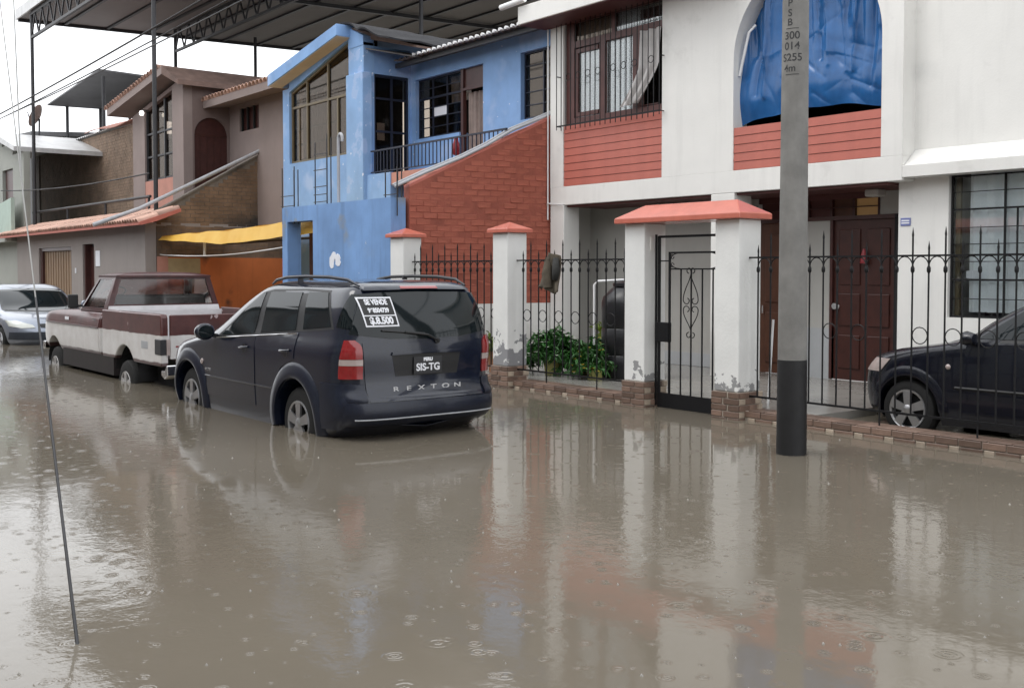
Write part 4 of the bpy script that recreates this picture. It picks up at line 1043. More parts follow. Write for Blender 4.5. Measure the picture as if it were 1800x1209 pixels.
# ================================================================ far brick house, grey corner house
fh = thing('far_brick_house', 'distant tan brick upper wall under pale corrugated sheets', 'house', (-41, 12, 2.8))
MB().box(-48, -33.2, 12.0, 12.2, 2.8, 6.35).build('mortar', MORTAR_FAR, fh)
bm_ = MB(); z = 3.0; row = 0
while z < 6.3:
    x = -46.6+(.13 if row % 2 else 0)
    while x < -33.3: bm_.box(x, x+.235, 11.99+random.uniform(-.004, .004), 12.01, z, z+.088); x += .247
    z += .1; row += 1
bm_.build('brickwork', BRICK_FAR, fh, kind='stuff')
MB().box(-47.4, -46.7, 11.95, 12.2, 2.8, 6.4).build('corner_column', TAUPE, fh)
corr(-50.5, -37.5, 11.85, 14.6, 6.42, 7.35, .25, .02).build('sheet_roof', SHEET, fh, smooth=60)
MB().grid(lambda u, v: (-40+5.9*u, 11.8+2.2*v, 6.50-.1*u+.05*math.sin(u*9+v*4)+.8*v*(1-.5*u)), 20, 8, (0, 0, .02)).build('tarp_cover', PINKW, fh, smooth=60)
cg = thing('grey_corner_house', 'grey plastered corner house with dark doorway at the picture edge', 'house', (-43, 9.5, 0))
for b_ in ((-50, -41.55, 9.4, 9.6, -.4, 6.3), (-40.06, -38.62, 9.4, 9.6, -.4, 5.6), (-41.55, -40.06, 9.4, 9.6, 5.15, 6.0), (-41.55, -40.06, 9.4, 9.6, -.4, 3.9)): MB().box(*b_).build('wall', GREYHOUSE, cg)
MB().box(-41.5, -40.1, 9.5, 9.55, 3.9, 5.15).build('doorway', MAHOG, cg)
MB().prism([(-50, 6.3), (-41.6, 6.3), (-38.62, 5.6), (-38.62, 5.75), (-41.6, 6.5), (-50, 6.6)], 'y', 9.1, 12).build('roof', SHEET, cg)
MB().prism([(-50, 2.8), (-38.7, 2.8), (-38.7, 4.05), (-42.4, 3.7), (-50, 3.7)], 'y', 9.0, 9.12).build('parapet', MINT, cg)
MB().box(-50, -38.7, 9.0, 9.4, 2.6, 2.8).build('slab', GREYHOUSE, cg)
ds = thing('satellite_dish', 'faded red satellite dish on a pole above the far roofs', 'satellite dish', (-43.5, 11, 6.4))
DM = Matrix.Translation((-42.9, 11.0, 7.35)) @ Matrix.Rotation(R(-35), 4, 'Z') @ Matrix.Rotation(R(65), 4, 'X')
dm = MB().lathe([(.02, 0), (.2, .025), (.33, .07), (.44, .13), (.44, .145), (.33, .085), (.2, .04), (.02, .015)], 24, cap=False)
dm.v = [tuple(DM @ Vector(p)) for p in dm.v]; dm.build('reflector', CLAYDK, ds, smooth=60)
MB().tube([tuple(DM @ Vector((0, -.4, .10))), tuple(DM @ Vector((0, 0, .45)))], .02, 6).build('arm', STEELDK, ds)
MB().tube([(-43.1, 11.05, 6.3), (-43.0, 11.05, 7.3)], .035, 8).build('mast', STEELDK, ds)

# ================================================================ big metal canopy and the darker one behind
mc = thing('metal_canopy', 'huge grey sheet metal canopy on trusses above the left houses', 'canopy', (-31, 20, 3.4))
cx0, cx1, cy0, cy1 = -39.1, -24.2, 9.4, 34
def cz(y): return 10.05+.030*(y-9.4)
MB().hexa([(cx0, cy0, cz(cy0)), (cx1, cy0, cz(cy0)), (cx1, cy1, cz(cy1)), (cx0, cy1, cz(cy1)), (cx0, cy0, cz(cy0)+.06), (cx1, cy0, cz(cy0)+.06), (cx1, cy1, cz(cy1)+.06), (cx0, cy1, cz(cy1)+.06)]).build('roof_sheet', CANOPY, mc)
MB().box(cx0-.02, cx1, cy0-.06, cy0-.005, cz(cy0)-.03, cz(cy0)+.30).build('fascia', SHEET, mc)
me = MB().hexa([(cx0+.02, -.05, -.07), (cx1, -.05, -.07), (cx1, .05, -.07), (cx0+.02, .05, -.07), (cx0+.02, -.05, -.005), (cx1, -.05, -.005), (cx1, .05, -.005), (cx0+.02, .05, -.005)]).mesh('purlin', STEELDK)
for k in range(17): inst('purlin', me, mc, (0, 10.9+k*1.42, cz(10.9+k*1.42)))
def truss(y, x0, x1, h=.75):
    z1 = cz(y)-.09
    MB().bar((x0, y, z1), (x1, y, z1), .09).build('truss_chord', STEELDK, mc); MB().bar((x0, y, z1-h), (x1, y, z1-h), .08).build('truss_chord', STEELDK, mc)
    x = x0; i = 0
    while x < x1-.3:
        za, zb_ = (z1, z1-h) if i % 2 else (z1-h, z1)
        MB().bar((x, y, za), (x+.42, y, zb_), .045).build('truss_web', STEELDK, mc); x += .42; i += 1
for y in (9.5, 14.28, 24.2): truss(y, -37.7, -24.5)
MB().bar((-39.0, cy0, cz(cy0)-.05), (-39.0, cy1, cz(cy1)-.05), .12, .10).build('edge_beam', STEELDK, mc)
MB().bar((-31.5, cy0, cz(cy0)-.10), (-31.5, cy1, cz(cy1)-.10), .10, .12).build('edge_beam', STEELDK, mc)
for x, y, zb_ in ((-37.7, 9.5, 2.8), (-26.5, 9.5, 2.8), (-37.7, 14.28, 2.8), (-37.7, 17.3, 2.8), (-37.7, 24.2, 2.8), (-26.5, 24.2, 0), (-26.5, 17.3, 0)):
    MB().tube([(x, y, zb_), (x, y, cz(y)-.05)], .055 if y < 10 else .06, 10).build('post', STEELDK, mc, smooth=60)
dk = thing('dark_canopy', 'smaller dark pitched sheet roof on thin posts far behind', 'canopy', (-46, 15, 6))
MB().add([(-51.2, 13.5, 9.0), (-42.2, 13.0, 9.2), (-41.7, 17.0, 9.0), (-50.7, 17.2, 9.0), (-51.2, 13.5, 9.06), (-42.2, 13.0, 9.26), (-41.7, 17.0, 9.06), (-50.7, 17.2, 9.06)], [(0, 3, 2, 1), (4, 5, 6, 7), (0, 1, 5, 4), (1, 2, 6, 5), (2, 3, 7, 6), (3, 0, 4, 7)]).build('roof_sheet', SHEETDK, dk)
for x, y in ((-51, 14.3), (-50.8, 15.7), (-50.7, 17.0), (-42.3, 13.2)): MB().tube([(x, y, 4), (x, y, 9.0)], .07, 8).build('post', STEELDK, dk, smooth=60)
fr_ = thing('far_dark_roof', 'low dark roof strip beyond the brick house', 'roof', (-56, 17, 4))
MB().hexa([(-62, 13, 8.1), (-52, 13, 7.7), (-46, 24, 7.7), (-62, 24, 8.1), (-62, 13, 8.3), (-52, 13, 7.9), (-46, 24, 7.9), (-62, 24, 8.3)]).build('roof_sheet', SHEETDK, fr_)
MB().box(-61.5, -50, 15, 23.5, 0, 7.7).build('wall', STEELDK, fr_)

# ================================================================ houses across the street (unseen behind the camera, added to block low sky and darken reflections)
def opposite(x0, x1, h, mat, label, fl=2):
    t_ = thing('added_opposite_house', label, 'house', ((x0+x1)/2, -4.2, 0), group='unseen houses added across the street')
    y = -4.2
    MB().box(x0, x1, y-6, y, -.4, h).build('wall', mat, t_)
    MB().box(x0-.1, x1+.1, y-6.1, y+.5, h, h+.2).build('roof', TAUPE, t_)
    n_ = int((x1-x0)/2.6)
    for k in range(n_):
        xa = x0+.6+k*(x1-x0-.6)/n_
        for f_ in range(fl):
            zb_ = 1.1+f_*2.9
            w_ = MB().box(xa, xa+1.4, y+.002, y+.03, zb_, zb_+1.3).build('window', MAHOG, t_); MB().box(xa+.08, xa+1.32, y+.032, y+.04, zb_+.08, zb_+1.22).build('pane', CARGLASS, w_)
    MB().box(x1-1.5, x1-.5, y+.002, y+.05, -.3, 2.1).build('door', DOORWOOD, t_)
opposite(-74, -46.2, 6.0, MAUVEL, 'unseen long mauve house added across the street near its far end')
opposite(-46, -31, 5.8, TAUPE, 'unseen taupe house added across the street opposite the garage house')
opposite(-30.8, -18.5, 6.3, MAUVE, 'unseen mauve house added across the street opposite the yellow awning')
opposite(-18.3, -8.2, 6.2, GREYHOUSE, 'unseen grey house added across the street opposite the dark car')
opposite(-8.0, 4.0, 6.4, CREAM, 'unseen cream house added across the street opposite the gateway')
opposite(4.2, 16.0, 6.0, TAUPE, 'unseen brownish house added across the street beyond the white house')

# ================================================================ overhead cables and guy wires
def cable(pts, r_, label, mat=CABLE, name='overhead_cable', group='overhead cables', sag=.25):
    a, b_ = Vector(pts[0]), Vector(pts[-1]); q = []
    for i in range(25):
        u_ = i/24; p = a.lerp(b_, u_); p.z -= sag*4*u_*(1-u_); q.append(p)
    o_ = MB().tube(q, r_, 6).build(name, mat, None, smooth=60); tag(o_, label, 'cable', group); return o_
cable([(-52, 8.3, 6.45), (-8, 8.3, 7.35)], .022, 'topmost of three dark cables sloping above the far left roofs')
cable([(-52, 8.3, 6.42), (-8, 8.3, 6.98)], .016, 'middle one of the three dark cables above the left roofs')
cable([(-52, 8.3, 6.55), (-8, 8.3, 6.74)], .016, 'lowest of the three dark cables above the left roofs')
cable([(-7.0, 9.3, 6.2), (-4.2, 9.3, 4.05)], .012, 'thin black cable crossing the top right white wall', sag=.06)
cable([(-40, 9.0, 4.35), (-26.4, 9.3, 4.0)], .018, 'slack cable hanging in front of the far brick wall', sag=.12)
gA = Vector((-4.602, 1.324, -.2)); gB = Vector((-9.0, 2.041, 3.677)); 
gd_ = gB-gA
gw_ = thing('guy_wire', 'slanting guy wire with a dark guard standing in the flood water', 'guy wire', (gA.x, gA.y, 0))
MB().tube([gA+gd_*.42, gA+gd_*1.9], .0045, 6).build('strand', CABLEL, gw_, smooth=60)
MB().tube([gA, gA+gd_*.08, gA+gd_*.43], [.009, .0075, .006], 8).build('guard', STEELDK, gw_, smooth=60)
g2 = gA+gd_*.62
o = MB().tube([g2, g2+gd_*.9+Vector((.05, .22, .10))], .005, 6).build('stay_cable', CABLEL, None, smooth=60); tag(o, 'second pale stay cable branching up beside the guy wire', 'cable')

# ================================================================ vehicles
def pchip(xs, ys):
    n = len(xs); h = [xs[i+1]-xs[i] for i in range(n-1)]; dl = [(ys[i+1]-ys[i])/h[i] for i in range(n-1)]
    m = [0]*n; m[0] = dl[0]; m[-1] = dl[-1]
    for i in range(1, n-1):
        if dl[i-1]*dl[i] > 0:
            w1, w2 = 2*h[i]+h[i-1], h[i]+2*h[i-1]; m[i] = (w1+w2)/(w1/dl[i-1]+w2/dl[i])
    def f(x):
        x = min(max(x, xs[0]), xs[-1]); i = 0
        while i < n-2 and x > xs[i+1]: i += 1
        t_ = (x-xs[i])/h[i]; t2, t3 = t_*t_, t_**3
        return (2*t3-3*t2+1)*ys[i]+(t3-2*t2+t_)*h[i]*m[i]+(-2*t3+3*t2)*ys[i+1]+(t3-t2)*h[i]*m[i+1]
    return f
class Body:
    """a car shell lofted from level slices: (z, nose x, tail x, half width)"""
    def __init__(s, sl, p=12, q=3.2, pr=None):
        zs_ = [a[0] for a in sl]; s.z0, s.z1 = zs_[0], zs_[-1]; s.keys = zs_
        s.xf, s.xr, s.hw = (pchip(zs_, [a[i] for a in sl]) for i in (1, 2, 3)); s.pf = p; s.pr_ = pr or p; s.q = q
    def mid(s, z): return (s.xf(z)+s.xr(z))/2, (s.xf(z)-s.xr(z))/2
    def y(s, x, z):
        c, a = s.mid(z); u = min(1, abs(x-c)/a); p = s.pf if x > c else s.pr_
        return s.hw(z)*(1-u**p)**(1/s.q)
    def xrear(s, y, z):
        c, a = s.mid(z); v = min(1, abs(y)/s.hw(z)); return c-a*(1-v**s.q)**(1/s.pr_)
    def xfront(s, y, z):
        c, a = s.mid(z); v = min(1, abs(y)/s.hw(z)); return c+a*(1-v**s.q)**(1/s.pf)
    def outline(s, z, N):
        c, a = s.mid(z); b = s.hw(z); pts = []
        K = 400
        for i in range(K+1):     # half outline from nose centre to tail centre
            t_ = math.pi*i/K; cs, sn = math.cos(t_), math.sin(t_); p = s.pf if cs > 0 else s.pr_
            e = (abs(cs)**4+abs(sn)**4)**.25; u, v = cs/e, sn/e
            lo, hi = 0., 1.4
            for _ in range(22):
                md = (lo+hi)/2
                if abs(md*u)**p+abs(md*v)**s.q < 1: lo = md
                else: hi = md
            pts.append((c+a*lo*u, b*lo*v))
        L_ = [0]
        for i in range(K): L_.append(L_[-1]+math.dist(pts[i], pts[i+1]))
        o_ = []; j = 0
        for k in range(N+1):
            t_ = L_[-1]*k/N
            while j < K-1 and L_[j+1] < t_: j += 1
            f_ = (t_-L_[j])/max(1e-9, L_[j+1]-L_[j]); o_.append((pts[j][0]+(pts[j+1][0]-pts[j][0])*f_, pts[j][1]+(pts[j+1][1]-pts[j][1])*f_))
        return o_+[(x, -y) for x, y in o_[-2:0:-1]]
    def mesh(s, N=44, sub=3):
        zs_ = []
        for i in range(len(s.keys)-1):
            for k in range(sub): zs_.append(s.keys[i]+(s.keys[i+1]-s.keys[i])*k/sub)
        zs_.append(s.z1)
        m = MB(); n = 2*N; vs = []
        for z in zs_: vs += [(x, y, z) for x, y in s.outline(z, N)]
        fs = [(i*n+k, i*n+(k+1) % n, (i+1)*n+(k+1) % n, (i+1)*n+k) for i in range(len(zs_)-1) for k in range(n)]
        fs += [tuple(range(n-1, -1, -1)), tuple((len(zs_)-1)*n+k for k in range(n))]
        return m.add(vs, fs)
    def patch_side(s, bot, top, side=1, off=.006, depth=.02, nv=6, sub=6):
        """panel on the flank: polylines of (x,z) along bottom and top edges"""
        def ev(pl, u):
            t_ = u*(len(pl)-1); i = min(int(t_), len(pl)-2); f_ = t_-i
            return (pl[i][0]+(pl[i+1][0]-pl[i][0])*f_, pl[i][1]+(pl[i+1][1]-pl[i][1])*f_)
        def fn(u, v):
            a, b = ev(bot, u), ev(top, u); x, z = a[0]+(b[0]-a[0])*v, a[1]+(b[1]-a[1])*v
            return (x, side*(s.y(x, z)+off), z)
        nu = sub*max(len(bot)-1, len(top)-1)
        return MB().grid(fn, nu, nv, (0, -side*depth, 0))
    def patch_end(s, bot, top, rear=True, off=.006, depth=.02, nv=6, sub=6):
        def ev(pl, u):
            t_ = u*(len(pl)-1); i = min(int(t_), len(pl)-2); f_ = t_-i
            return (pl[i][0]+(pl[i+1][0]-pl[i][0])*f_, pl[i][1]+(pl[i+1][1]-pl[i][1])*f_)
        def fn(u, v):
            a, b = ev(bot, u), ev(top, u); y, z = a[0]+(b[0]-a[0])*v, a[1]+(b[1]-a[1])*v
            return (s.xrear(y, z)-off, y, z) if rear else (s.xfront(y, z)+off, y, z)
        return MB().grid(fn, sub*max(len(bot)-1, len(top)-1), nv, (depth if rear else -depth, 0, 0))
def cut(o_, cutters):
    """cut wheel arches out of a shell; the cutter meshes are removed afterwards"""
    cutters = [c.build('cutter', None, o_.parent) for c in cutters]
    for c in cutters:
        md = o_.modifiers.new('cut', 'BOOLEAN'); md.object = c; md.operation = 'DIFFERENCE'; md.solver = 'EXACT'
    dg = bpy.context.evaluated_depsgraph_get()
    me = bpy.data.meshes.new_from_object(o_.evaluated_get(dg))
    o_.modifiers.clear(); old = o_.data; o_.data = me; bpy.data.meshes.remove(old)
    for c in cutters: bpy.data.objects.remove(c)
    for p in me.polygons: p.use_smooth = True
    me.set_sharp_from_angle(angle=R(32))
def arch_cutter(x, z, r_, y0, y1, flat=None):
    prof = [(x+r_*math.cos(a*math.pi/16), z+r_*math.sin(a*math.pi/16)) for a in range(17)]
    prof += [(x-r_, -.2), (x+r_, -.2)]
    return MB().prism(prof, 'y', y0, y1)
def wheel(parent, x, y, z, r_, side, rimmat, spokes=5, wd=.22, rimr=.62):
    w_ = thing_part('wheel', parent)
    s_ = side
    c = (x, y, z)
    prof = [(r_*rimr, -wd/2), (r_*.80, -wd/2-.006), (r_*.95, -wd/2+.015), (r_, -wd/2+.045), (r_, wd/2-.045), (r_*.95, wd/2-.015), (r_*.80, wd/2+.006), (r_*rimr, wd/2)]
    MB().lathe(prof, 36, 'y', c, cap=False).build('tyre', RUBBER, w_, smooth=35)
    yo = y+s_*wd/2; R_ = r_*rimr
    m = MB().lathe([(R_*1.02, -.012*s_), (R_*.99, .012*s_), (R_*.90, .004*s_), (R_*.88, -.04*s_)], 36, 'y', (x, yo, z), cap=False)
    m.lathe([(R_*.30, -.03*s_), (R_*.30, .0), (R_*.20, .016*s_), (.0001, .02*s_)], 16, 'y', (x, yo, z), cap=False)
    for k in range(spokes):
        a = 2*math.pi*k/spokes+.3; d = Vector((math.cos(a), 0, math.sin(a))); t_ = Vector((-math.sin(a), 0, math.cos(a)))
        o0 = Vector((x, yo-.012*s_, z)); wi, wo = R_*.17, R_*.24
        p = [o0+d*R_*.22-t_*wi, o0+d*R_*.22+t_*wi, o0+d*R_*.93+t_*wo, o0+d*R_*.93-t_*wo]; q = [v_+Vector((0, .022*s_, 0)) for v_ in p]
        m.hexa([tuple(v_) for v_ in p+q])
    m.build('rim', rimmat, w_, smooth=35)
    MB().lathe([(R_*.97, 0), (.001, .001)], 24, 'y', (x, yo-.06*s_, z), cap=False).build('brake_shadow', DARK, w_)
    return w_
def thing_part(name, parent):
    o_ = link(bpy.data.objects.new(name, None)); o_.empty_display_size = .1; put(o_, parent); return o_
def flare(x, z, r0, r1, y, side, a0, a1, bulge=.042, n=26):
    """raised wheel-arch lip"""
    def fn(u, v):
        a = R(a0+(a1-a0)*u); rr_ = r0+(r1-r0)*v
        return (x+rr_*math.cos(a), side*(y(x+rr_*math.cos(a), z+rr_*math.sin(a))+.004+bulge*(1-v)**.6*(1-.35*(1-v)**6)), z+rr_*math.sin(a))
    return MB().grid(fn, n, 8, (0, -side*.07, 0))

BADGE = M('satin_badge_metal', (.52, .52, .53), .35, .1)
# ---------------------------------------------------------------- dark navy sport utility car
sv_ = thing('sport_utility_car', 'dark navy sport utility car with a for-sale sign in its rear window', 'car', (-11.38, 5.87, -.27), math.pi)
SB = Body([(.22, 2.12, -2.06, .866), (.36, 2.22, -2.36, .888), (.42, 2.27, -2.46, .894), (.52, 2.30, -2.52, .90), (.66, 2.30, -2.53, .905), (.70, 2.29, -2.50, .905), (.76, 2.28, -2.46, .905), (.90, 2.22, -2.46, .905),
           (1.0, 2.02, -2.465, .905), (1.08, 1.58, -2.465, .902), (1.15, 1.12, -2.46, .888), (1.24, .88, -2.45, .858), (1.33, .68, -2.44, .835), (1.48, .36, -2.40, .80), (1.62, .04, -2.345, .752),
           (1.705, -.18, -2.30, .705), (1.76, -.40, -2.22, .61), (1.79, -.70, -2.0, .45), (1.80, -1.0, -1.7, .2)], 11, 4.2, 22)
ob = SB.mesh(46).build('body', SUVPAINT, sv_)
WX = (1.415, -1.425); WZ = .345
cut(ob, [arch_cutter(x, WZ, .455, s_*.55, s_*1.2) for x in WX for s_ in (1, -1)])
for s_ in (1, -1):
    # doors below the belt, each a panel with its handle
    dF = SB.patch_side([(.92, .44), (-.48, .44)], [(.62, 1.10), (-.46, 1.175)], s_, .007, .02).build('door', SUVPAINT, sv_, smooth=30)
    dR = SB.patch_side([(-.52, .44), (-.86, .44), (-.90, .66), (-1.12, .90), (-1.40, 1.0)], [(-.50, 1.18), (-.75, 1.197), (-1.0, 1.215), (-1.2, 1.235), (-1.42, 1.26)], s_, .007, .02).build('door', SUVPAINT, sv_, smooth=30)
    for dd_, x in ((dF, -.22), (dR, -1.22)):
        yb_ = SB.y(x, 1.05)*s_
        MB().tube([(x+.10, yb_+s_*.012, 1.045+.02*(x < -1)), (x+.07, yb_+s_*.036, 1.05+.02*(x < -1)), (x-.07, yb_+s_*.036, 1.055+.02*(x < -1)), (x-.10, yb_+s_*.012, 1.06+.02*(x < -1))], .013, 8).build('handle', SUVPAINT, dd_, smooth=60)
        MB().lathe([(.05, 0), (.0, -.004*s_)], 14, 'y', (x, yb_+s_*.009, 1.045), cap=False).build('handle_cup', BLKPL, dd_)
    # side glass set in a black surround
    SB.patch_side([(.58, 1.13), (-.46, 1.195), (-1.45, 1.275), (-2.12, 1.325)], [(-.36, 1.655), (-.6, 1.69), (-1.35, 1.705), (-1.86, 1.695)], s_, .003, .012).build('window_surround', BLKPL, sv_, smooth=30)
    for nm, bt, tp in (('window', [(.44, 1.165), (-.02, 1.185), (-.40, 1.215)], [(-.30, 1.62), (-.38, 1.645), (-.44, 1.66)]),
                       ('window', [(-.55, 1.225), (-1.34, 1.285)], [(-.56, 1.665), (-1.28, 1.67)]),
                       ('window', [(-1.50, 1.30), (-2.06, 1.345)], [(-1.42, 1.675), (-1.83, 1.675)]),
                       ('quarter_window', [(-2.16, 1.35), (-2.36, 1.335)], [(-2.235, 1.665), (-2.29, 1.665)])):
        SB.patch_side(bt, tp, s_, .008, .006).build(nm, CARGLASS, sv_, smooth=40)
    MB().tube([(x, s_*(SB.y(x, 1.12+.068*(.6-x)-.0)+.010), 1.12+.068*(.6-x)) for x in [.55-.15*i for i in range(14)]], .007, 6).build('belt_trim', CHROME, sv_, smooth=60)
    MB().tube([(x, s_*(SB.y(x, .66)+.008), .665) for x in [.88-.1*i for i in range(19)]], .009, 6).build('crease', SUVPAINT, sv_, smooth=60)
    for x, r1, a0, a1 in ((WX[0], .59, -14, 190), (WX[1], .60, -10, 194)):
        flare(x, WZ+.02, .445, r1, SB.y, s_, a0, a1).build('wheel_arch_flare', SUVPL, sv_, smooth=50)
    wheel(sv_, WX[0], s_*.755, WZ, .37, s_, RIM); wheel(sv_, WX[1], s_*.755, WZ, .37, s_, RIM)
    # mirror
    mp = thing_part('mirror', sv_)
    yb_ = SB.y(.62, 1.16)
    m_ = MB().lathe([(.001, -.10), (.07, -.09), (.105, -.03), (.11, .04), (.095, .055), (.001, .05)], 20, 'x', (0, 0, 0)); m_.v = [(.62-v[0]*.9, s_*(yb_+.15)+v[1]*1.05, 1.19+v[2]*.88) for v in m_.v]
    m_.build('shell', SUVPAINT, mp, smooth=60)
    m2 = MB().lathe([(.085, 0), (.0, .001)], 20, 'x', cap=False); m2.v = [(.562-v[0], s_*(yb_+.15)+v[1]*1.05, 1.19+v[2]*.86) for v in m2.v]; m2.build('mirror_glass', CARGLASS, mp)
    MB().bar((.62, s_*(yb_-.04), 1.13), (.62, s_*(yb_+.08), 1.15), .06, .05).build('mirror_foot', BLKPL, mp)
    MB().lathe([(.035, 0), (.03, .012*s_), (.0, .016*s_)], 12, 'y', (.985, s_*(SB.y(.985, .82)+.002), .82), cap=False).build('side_repeater', CLEARLENS, sv_, smooth=60)
    b_ = text_mesh('RX 270', .05, CHROME, .002); o_ = link(bpy.data.objects.new('badge', b_)); put(o_, sv_, (.80, s_*(SB.y(.8, .72)+.012), .735)); o_.rotation_euler = (R(90), 0, math.pi if s_ > 0 else 0)
    # roof rail
    rl = MB().tube([(-.34, s_*.62, 1.745), (-.48, s_*.635, 1.79), (-.75, s_*.645, 1.82), (-1.2, s_*.65, 1.83), (-1.7, s_*.65, 1.825), (-2.05, s_*.64, 1.80), (-2.24, s_*.625, 1.74)], [.010, .017, .018, .018, .018, .017, .010], 8)
    rl.bar((-1.05, s_*.635, 1.70), (-1.05, s_*.645, 1.83), .05, .03, (1, 0, 0)); rl.build('roof_rail', STEELDK if s_ < 0 else SUVPL, sv_, smooth=50)
    # tail lamp wrapping the corner: a bright band between two red fields
    tlm = thing_part('tail_lamp', sv_)
    def lamp(z0, z1, y0, y1, mat, nm):
        def fn(u, v):
            z = z0+(z1-z0)*v; t_ = u
            hm = SB.hw(z)*.955; yy = hm-(hm-y0)*t_**2*(1-.5*max(0, (z-1.12)/.11)**3)
            return (SB.xrear(yy, z)-.016, s_*(yy+.012*(1-t_)), z)
        MB().grid(fn, 14, 6, (.03, 0, 0)).build(nm, mat, tlm, smooth=60)
    hw_ = .885
    lamp(.86, .985, .70, .884, REDLENS, 'red_lens'); lamp(.988, 1.045, .70, .884, CLEARLENS, 'clear_lens'); lamp(1.048, 1.23, .705, .880, REDLENS, 'red_lens')
# rear bumper: upper and lower shelf
def bumper(z0, z1, off, yw):
    def fn(u, v):
        z = z0+(z1-z0)*v; t_ = 2*u-1; y = SB.hw(z)*.985*math.sin(t_*math.pi/2)
        return (SB.xrear(y, z)-off*math.sin(math.pi*(.12+.76*v))**.6, y, z)
    return MB().grid(fn, 40, 8, (.06, 0, 0))
bumper(.39, .635, .05, .905).build('rear_bumper', SUVPL, sv_, smooth=40)
for s_ in (1, -1):
    MB().grid(lambda u, v: (SB.xrear(.685+.215*u, .64+.165*v)-.030*math.sin(math.pi*(.15+.7*v))**.6, s_*(.685+.215*u), .64+.165*v), 12, 8, (.06, 0, 0)).build('bumper_shelf', SUVPL, sv_, smooth=40)
for s_ in (1, -1): SB.patch_side([(-1.98, .36), (-2.45, .36)], [(-1.98, .81), (-2.45, .81)], s_, .022, .04).build('bumper_corner', SUVPL, sv_, smooth=40)
MB().tube([(SB.xrear(y, .475)-.052, y, .475) for y in [-.80+.04*i for i in range(41)]], .007, 6).build('bumper_crease', GREYPIPE, sv_, smooth=60)
# tailgate
tg = SB.patch_end([(-.66, .645), (0, .64), (.66, .645)], [(-.70, 1.20), (0, 1.185), (.70, 1.20)], True, .010, .02).build('tailgate', SUVPAINT, sv_, smooth=30)
SB.patch_end([(-.80, 1.285), (-.4, 1.235), (0, 1.225), (.4, 1.235), (.80, 1.285)], [(-.655, 1.665), (-.33, 1.69), (0, 1.695), (.33, 1.69), (.655, 1.665)], True, .008, .008, 8, 5).build('rear_window', CARGLASS, sv_, smooth=60)
SB.patch_end([(-.62, 1.70), (0, 1.71), (.62, 1.70)], [(-.58, 1.75), (0, 1.765), (.58, 1.75)], True, .045, .25, 4, 8).build('spoiler', SUVPAINT, tg, smooth=40)
SB.patch_end([(-.22, 1.715), (.22, 1.715)], [(-.21, 1.742), (.21, 1.742)], True, .052, .02, 2, 6).build('brake_light', REDLENS, tg, smooth=40)
# number plate in its recess
SB.patch_end([(-.36, .87), (.36, .87)], [(-.40, 1.08), (.40, 1.08)], True, .012, .006).build('plate_recess', BLKPL, tg, smooth=40)
SB.patch_end([(-.41, 1.075), (0, 1.085), (.41, 1.075)], [(-.40, 1.105), (0, 1.115), (.40, 1.105)], True, .030, .02).build('plate_garnish', SUVPAINT, tg, smooth=40)
xp = SB.xrear(0, .97)-.024
pt = MB().box(xp-.006, xp, -.165, .165, .88, 1.05).build('number_plate', STEELDK, tg, bevel=.003)
for s0, z, sz in (('PERU', 1.022, .045), ('SIS-TG', .945, .098)):
    me = text_mesh(s0, sz, PAPER, .001, .003); o_ = link(bpy.data.objects.new('plate_lettering', me)); put(o_, pt, (xp-.0085, 0, z)); o_.rotation_euler = (R(90), 0, R(-90))
for i, ch in enumerate('REXTON'):
    y = .36-.144*i; me = text_mesh(ch, .085, BADGE, .004, .0016)
    o_ = link(bpy.data.objects.new('badge_letter', me)); put(o_, tg, (SB.xrear(y, .745)-.016, y, .745)); o_.rotation_euler = (R(90), 0, R(-90)); o_.scale = (1.35, .75, 1)
# wiper
zw = lambda y, z: SB.xrear(y, z)
MB().tube([(zw(-.12, 1.215)-.03, -.12, 1.205), (zw(.0, 1.25)-.045, .0, 1.262), (zw(.25, 1.3)-.03, .25, 1.295)], .012, 6).build('wiper_arm', BLKPL, tg, smooth=60)
MB().tube([(zw(.06, 1.27)-.02, .02, 1.275), (zw(.3, 1.3)-.018, .28, 1.295), (zw(.5, 1.32)-.018, .50, 1.315)], .010, 6).build('wiper_blade', BLKPL, tg, smooth=60)
MB().lathe([(.03, 0), (.028, -.03), (.0, -.035)], 12, 'x', (zw(-.12, 1.2)-.0, -.12, 1.2), cap=False).build('wiper_pivot', BLKPL, tg, smooth=60)
# for-sale sign inside the rear glass: white frame with white lettering
def on_glass(y, z, off=.0165): return (SB.xrear(y, z)-off, y, z)
sg = thing_part('sale_sign', sv_)
cy_, cz_ = .50, 1.495
def sgp(u, v, off=.0165):   # u to picture right, v up, in metres; leaning like the taped sheet
    return on_glass(cy_-u*1.0-v*(-.16), cz_+v-.0*u, off)
def ribbon(pts, wd):
    m = MB()
    sp = []
    for (u0, v0), (u1, v1) in zip(pts, pts[1:]): sp += [(u0+(u1-u0)*k/10, v0+(v1-v0)*k/10) for k in range(10)]
    sp.append(pts[-1])
    for (u0, v0), (u1, v1) in zip(sp, sp[1:]):
        d = Vector((u1-u0, v1-v0)); n_ = Vector((-d.y, d.x)).normalized()*wd/2; d = d.normalized()*wd/2
        m.add([sgp(u0-d.x+n_.x, v0-d.y+n_.y), sgp(u1+d.x+n_.x, v1+d.y+n_.y), sgp(u1+d.x-n_.x, v1+d.y-n_.y), sgp(u0-d.x-n_.x, v0-d.y-n_.y)], [(0, 1, 2, 3)])
    return m
ribbon([(-.17, .135), (.17, .135), (.17, -.135), (-.17, -.135), (-.17, .135)], .014).build('sign_border', PAPER, sg)
ribbon([(-.17, -.035), (.17, -.035)], .010).build('sign_border', PAPER, sg)
MB().grid(lambda u, v: sgp(-.17+.34*u, -.135+.27*v, .0125), 8, 6).build('sign_sheet', BLKPL, sg)
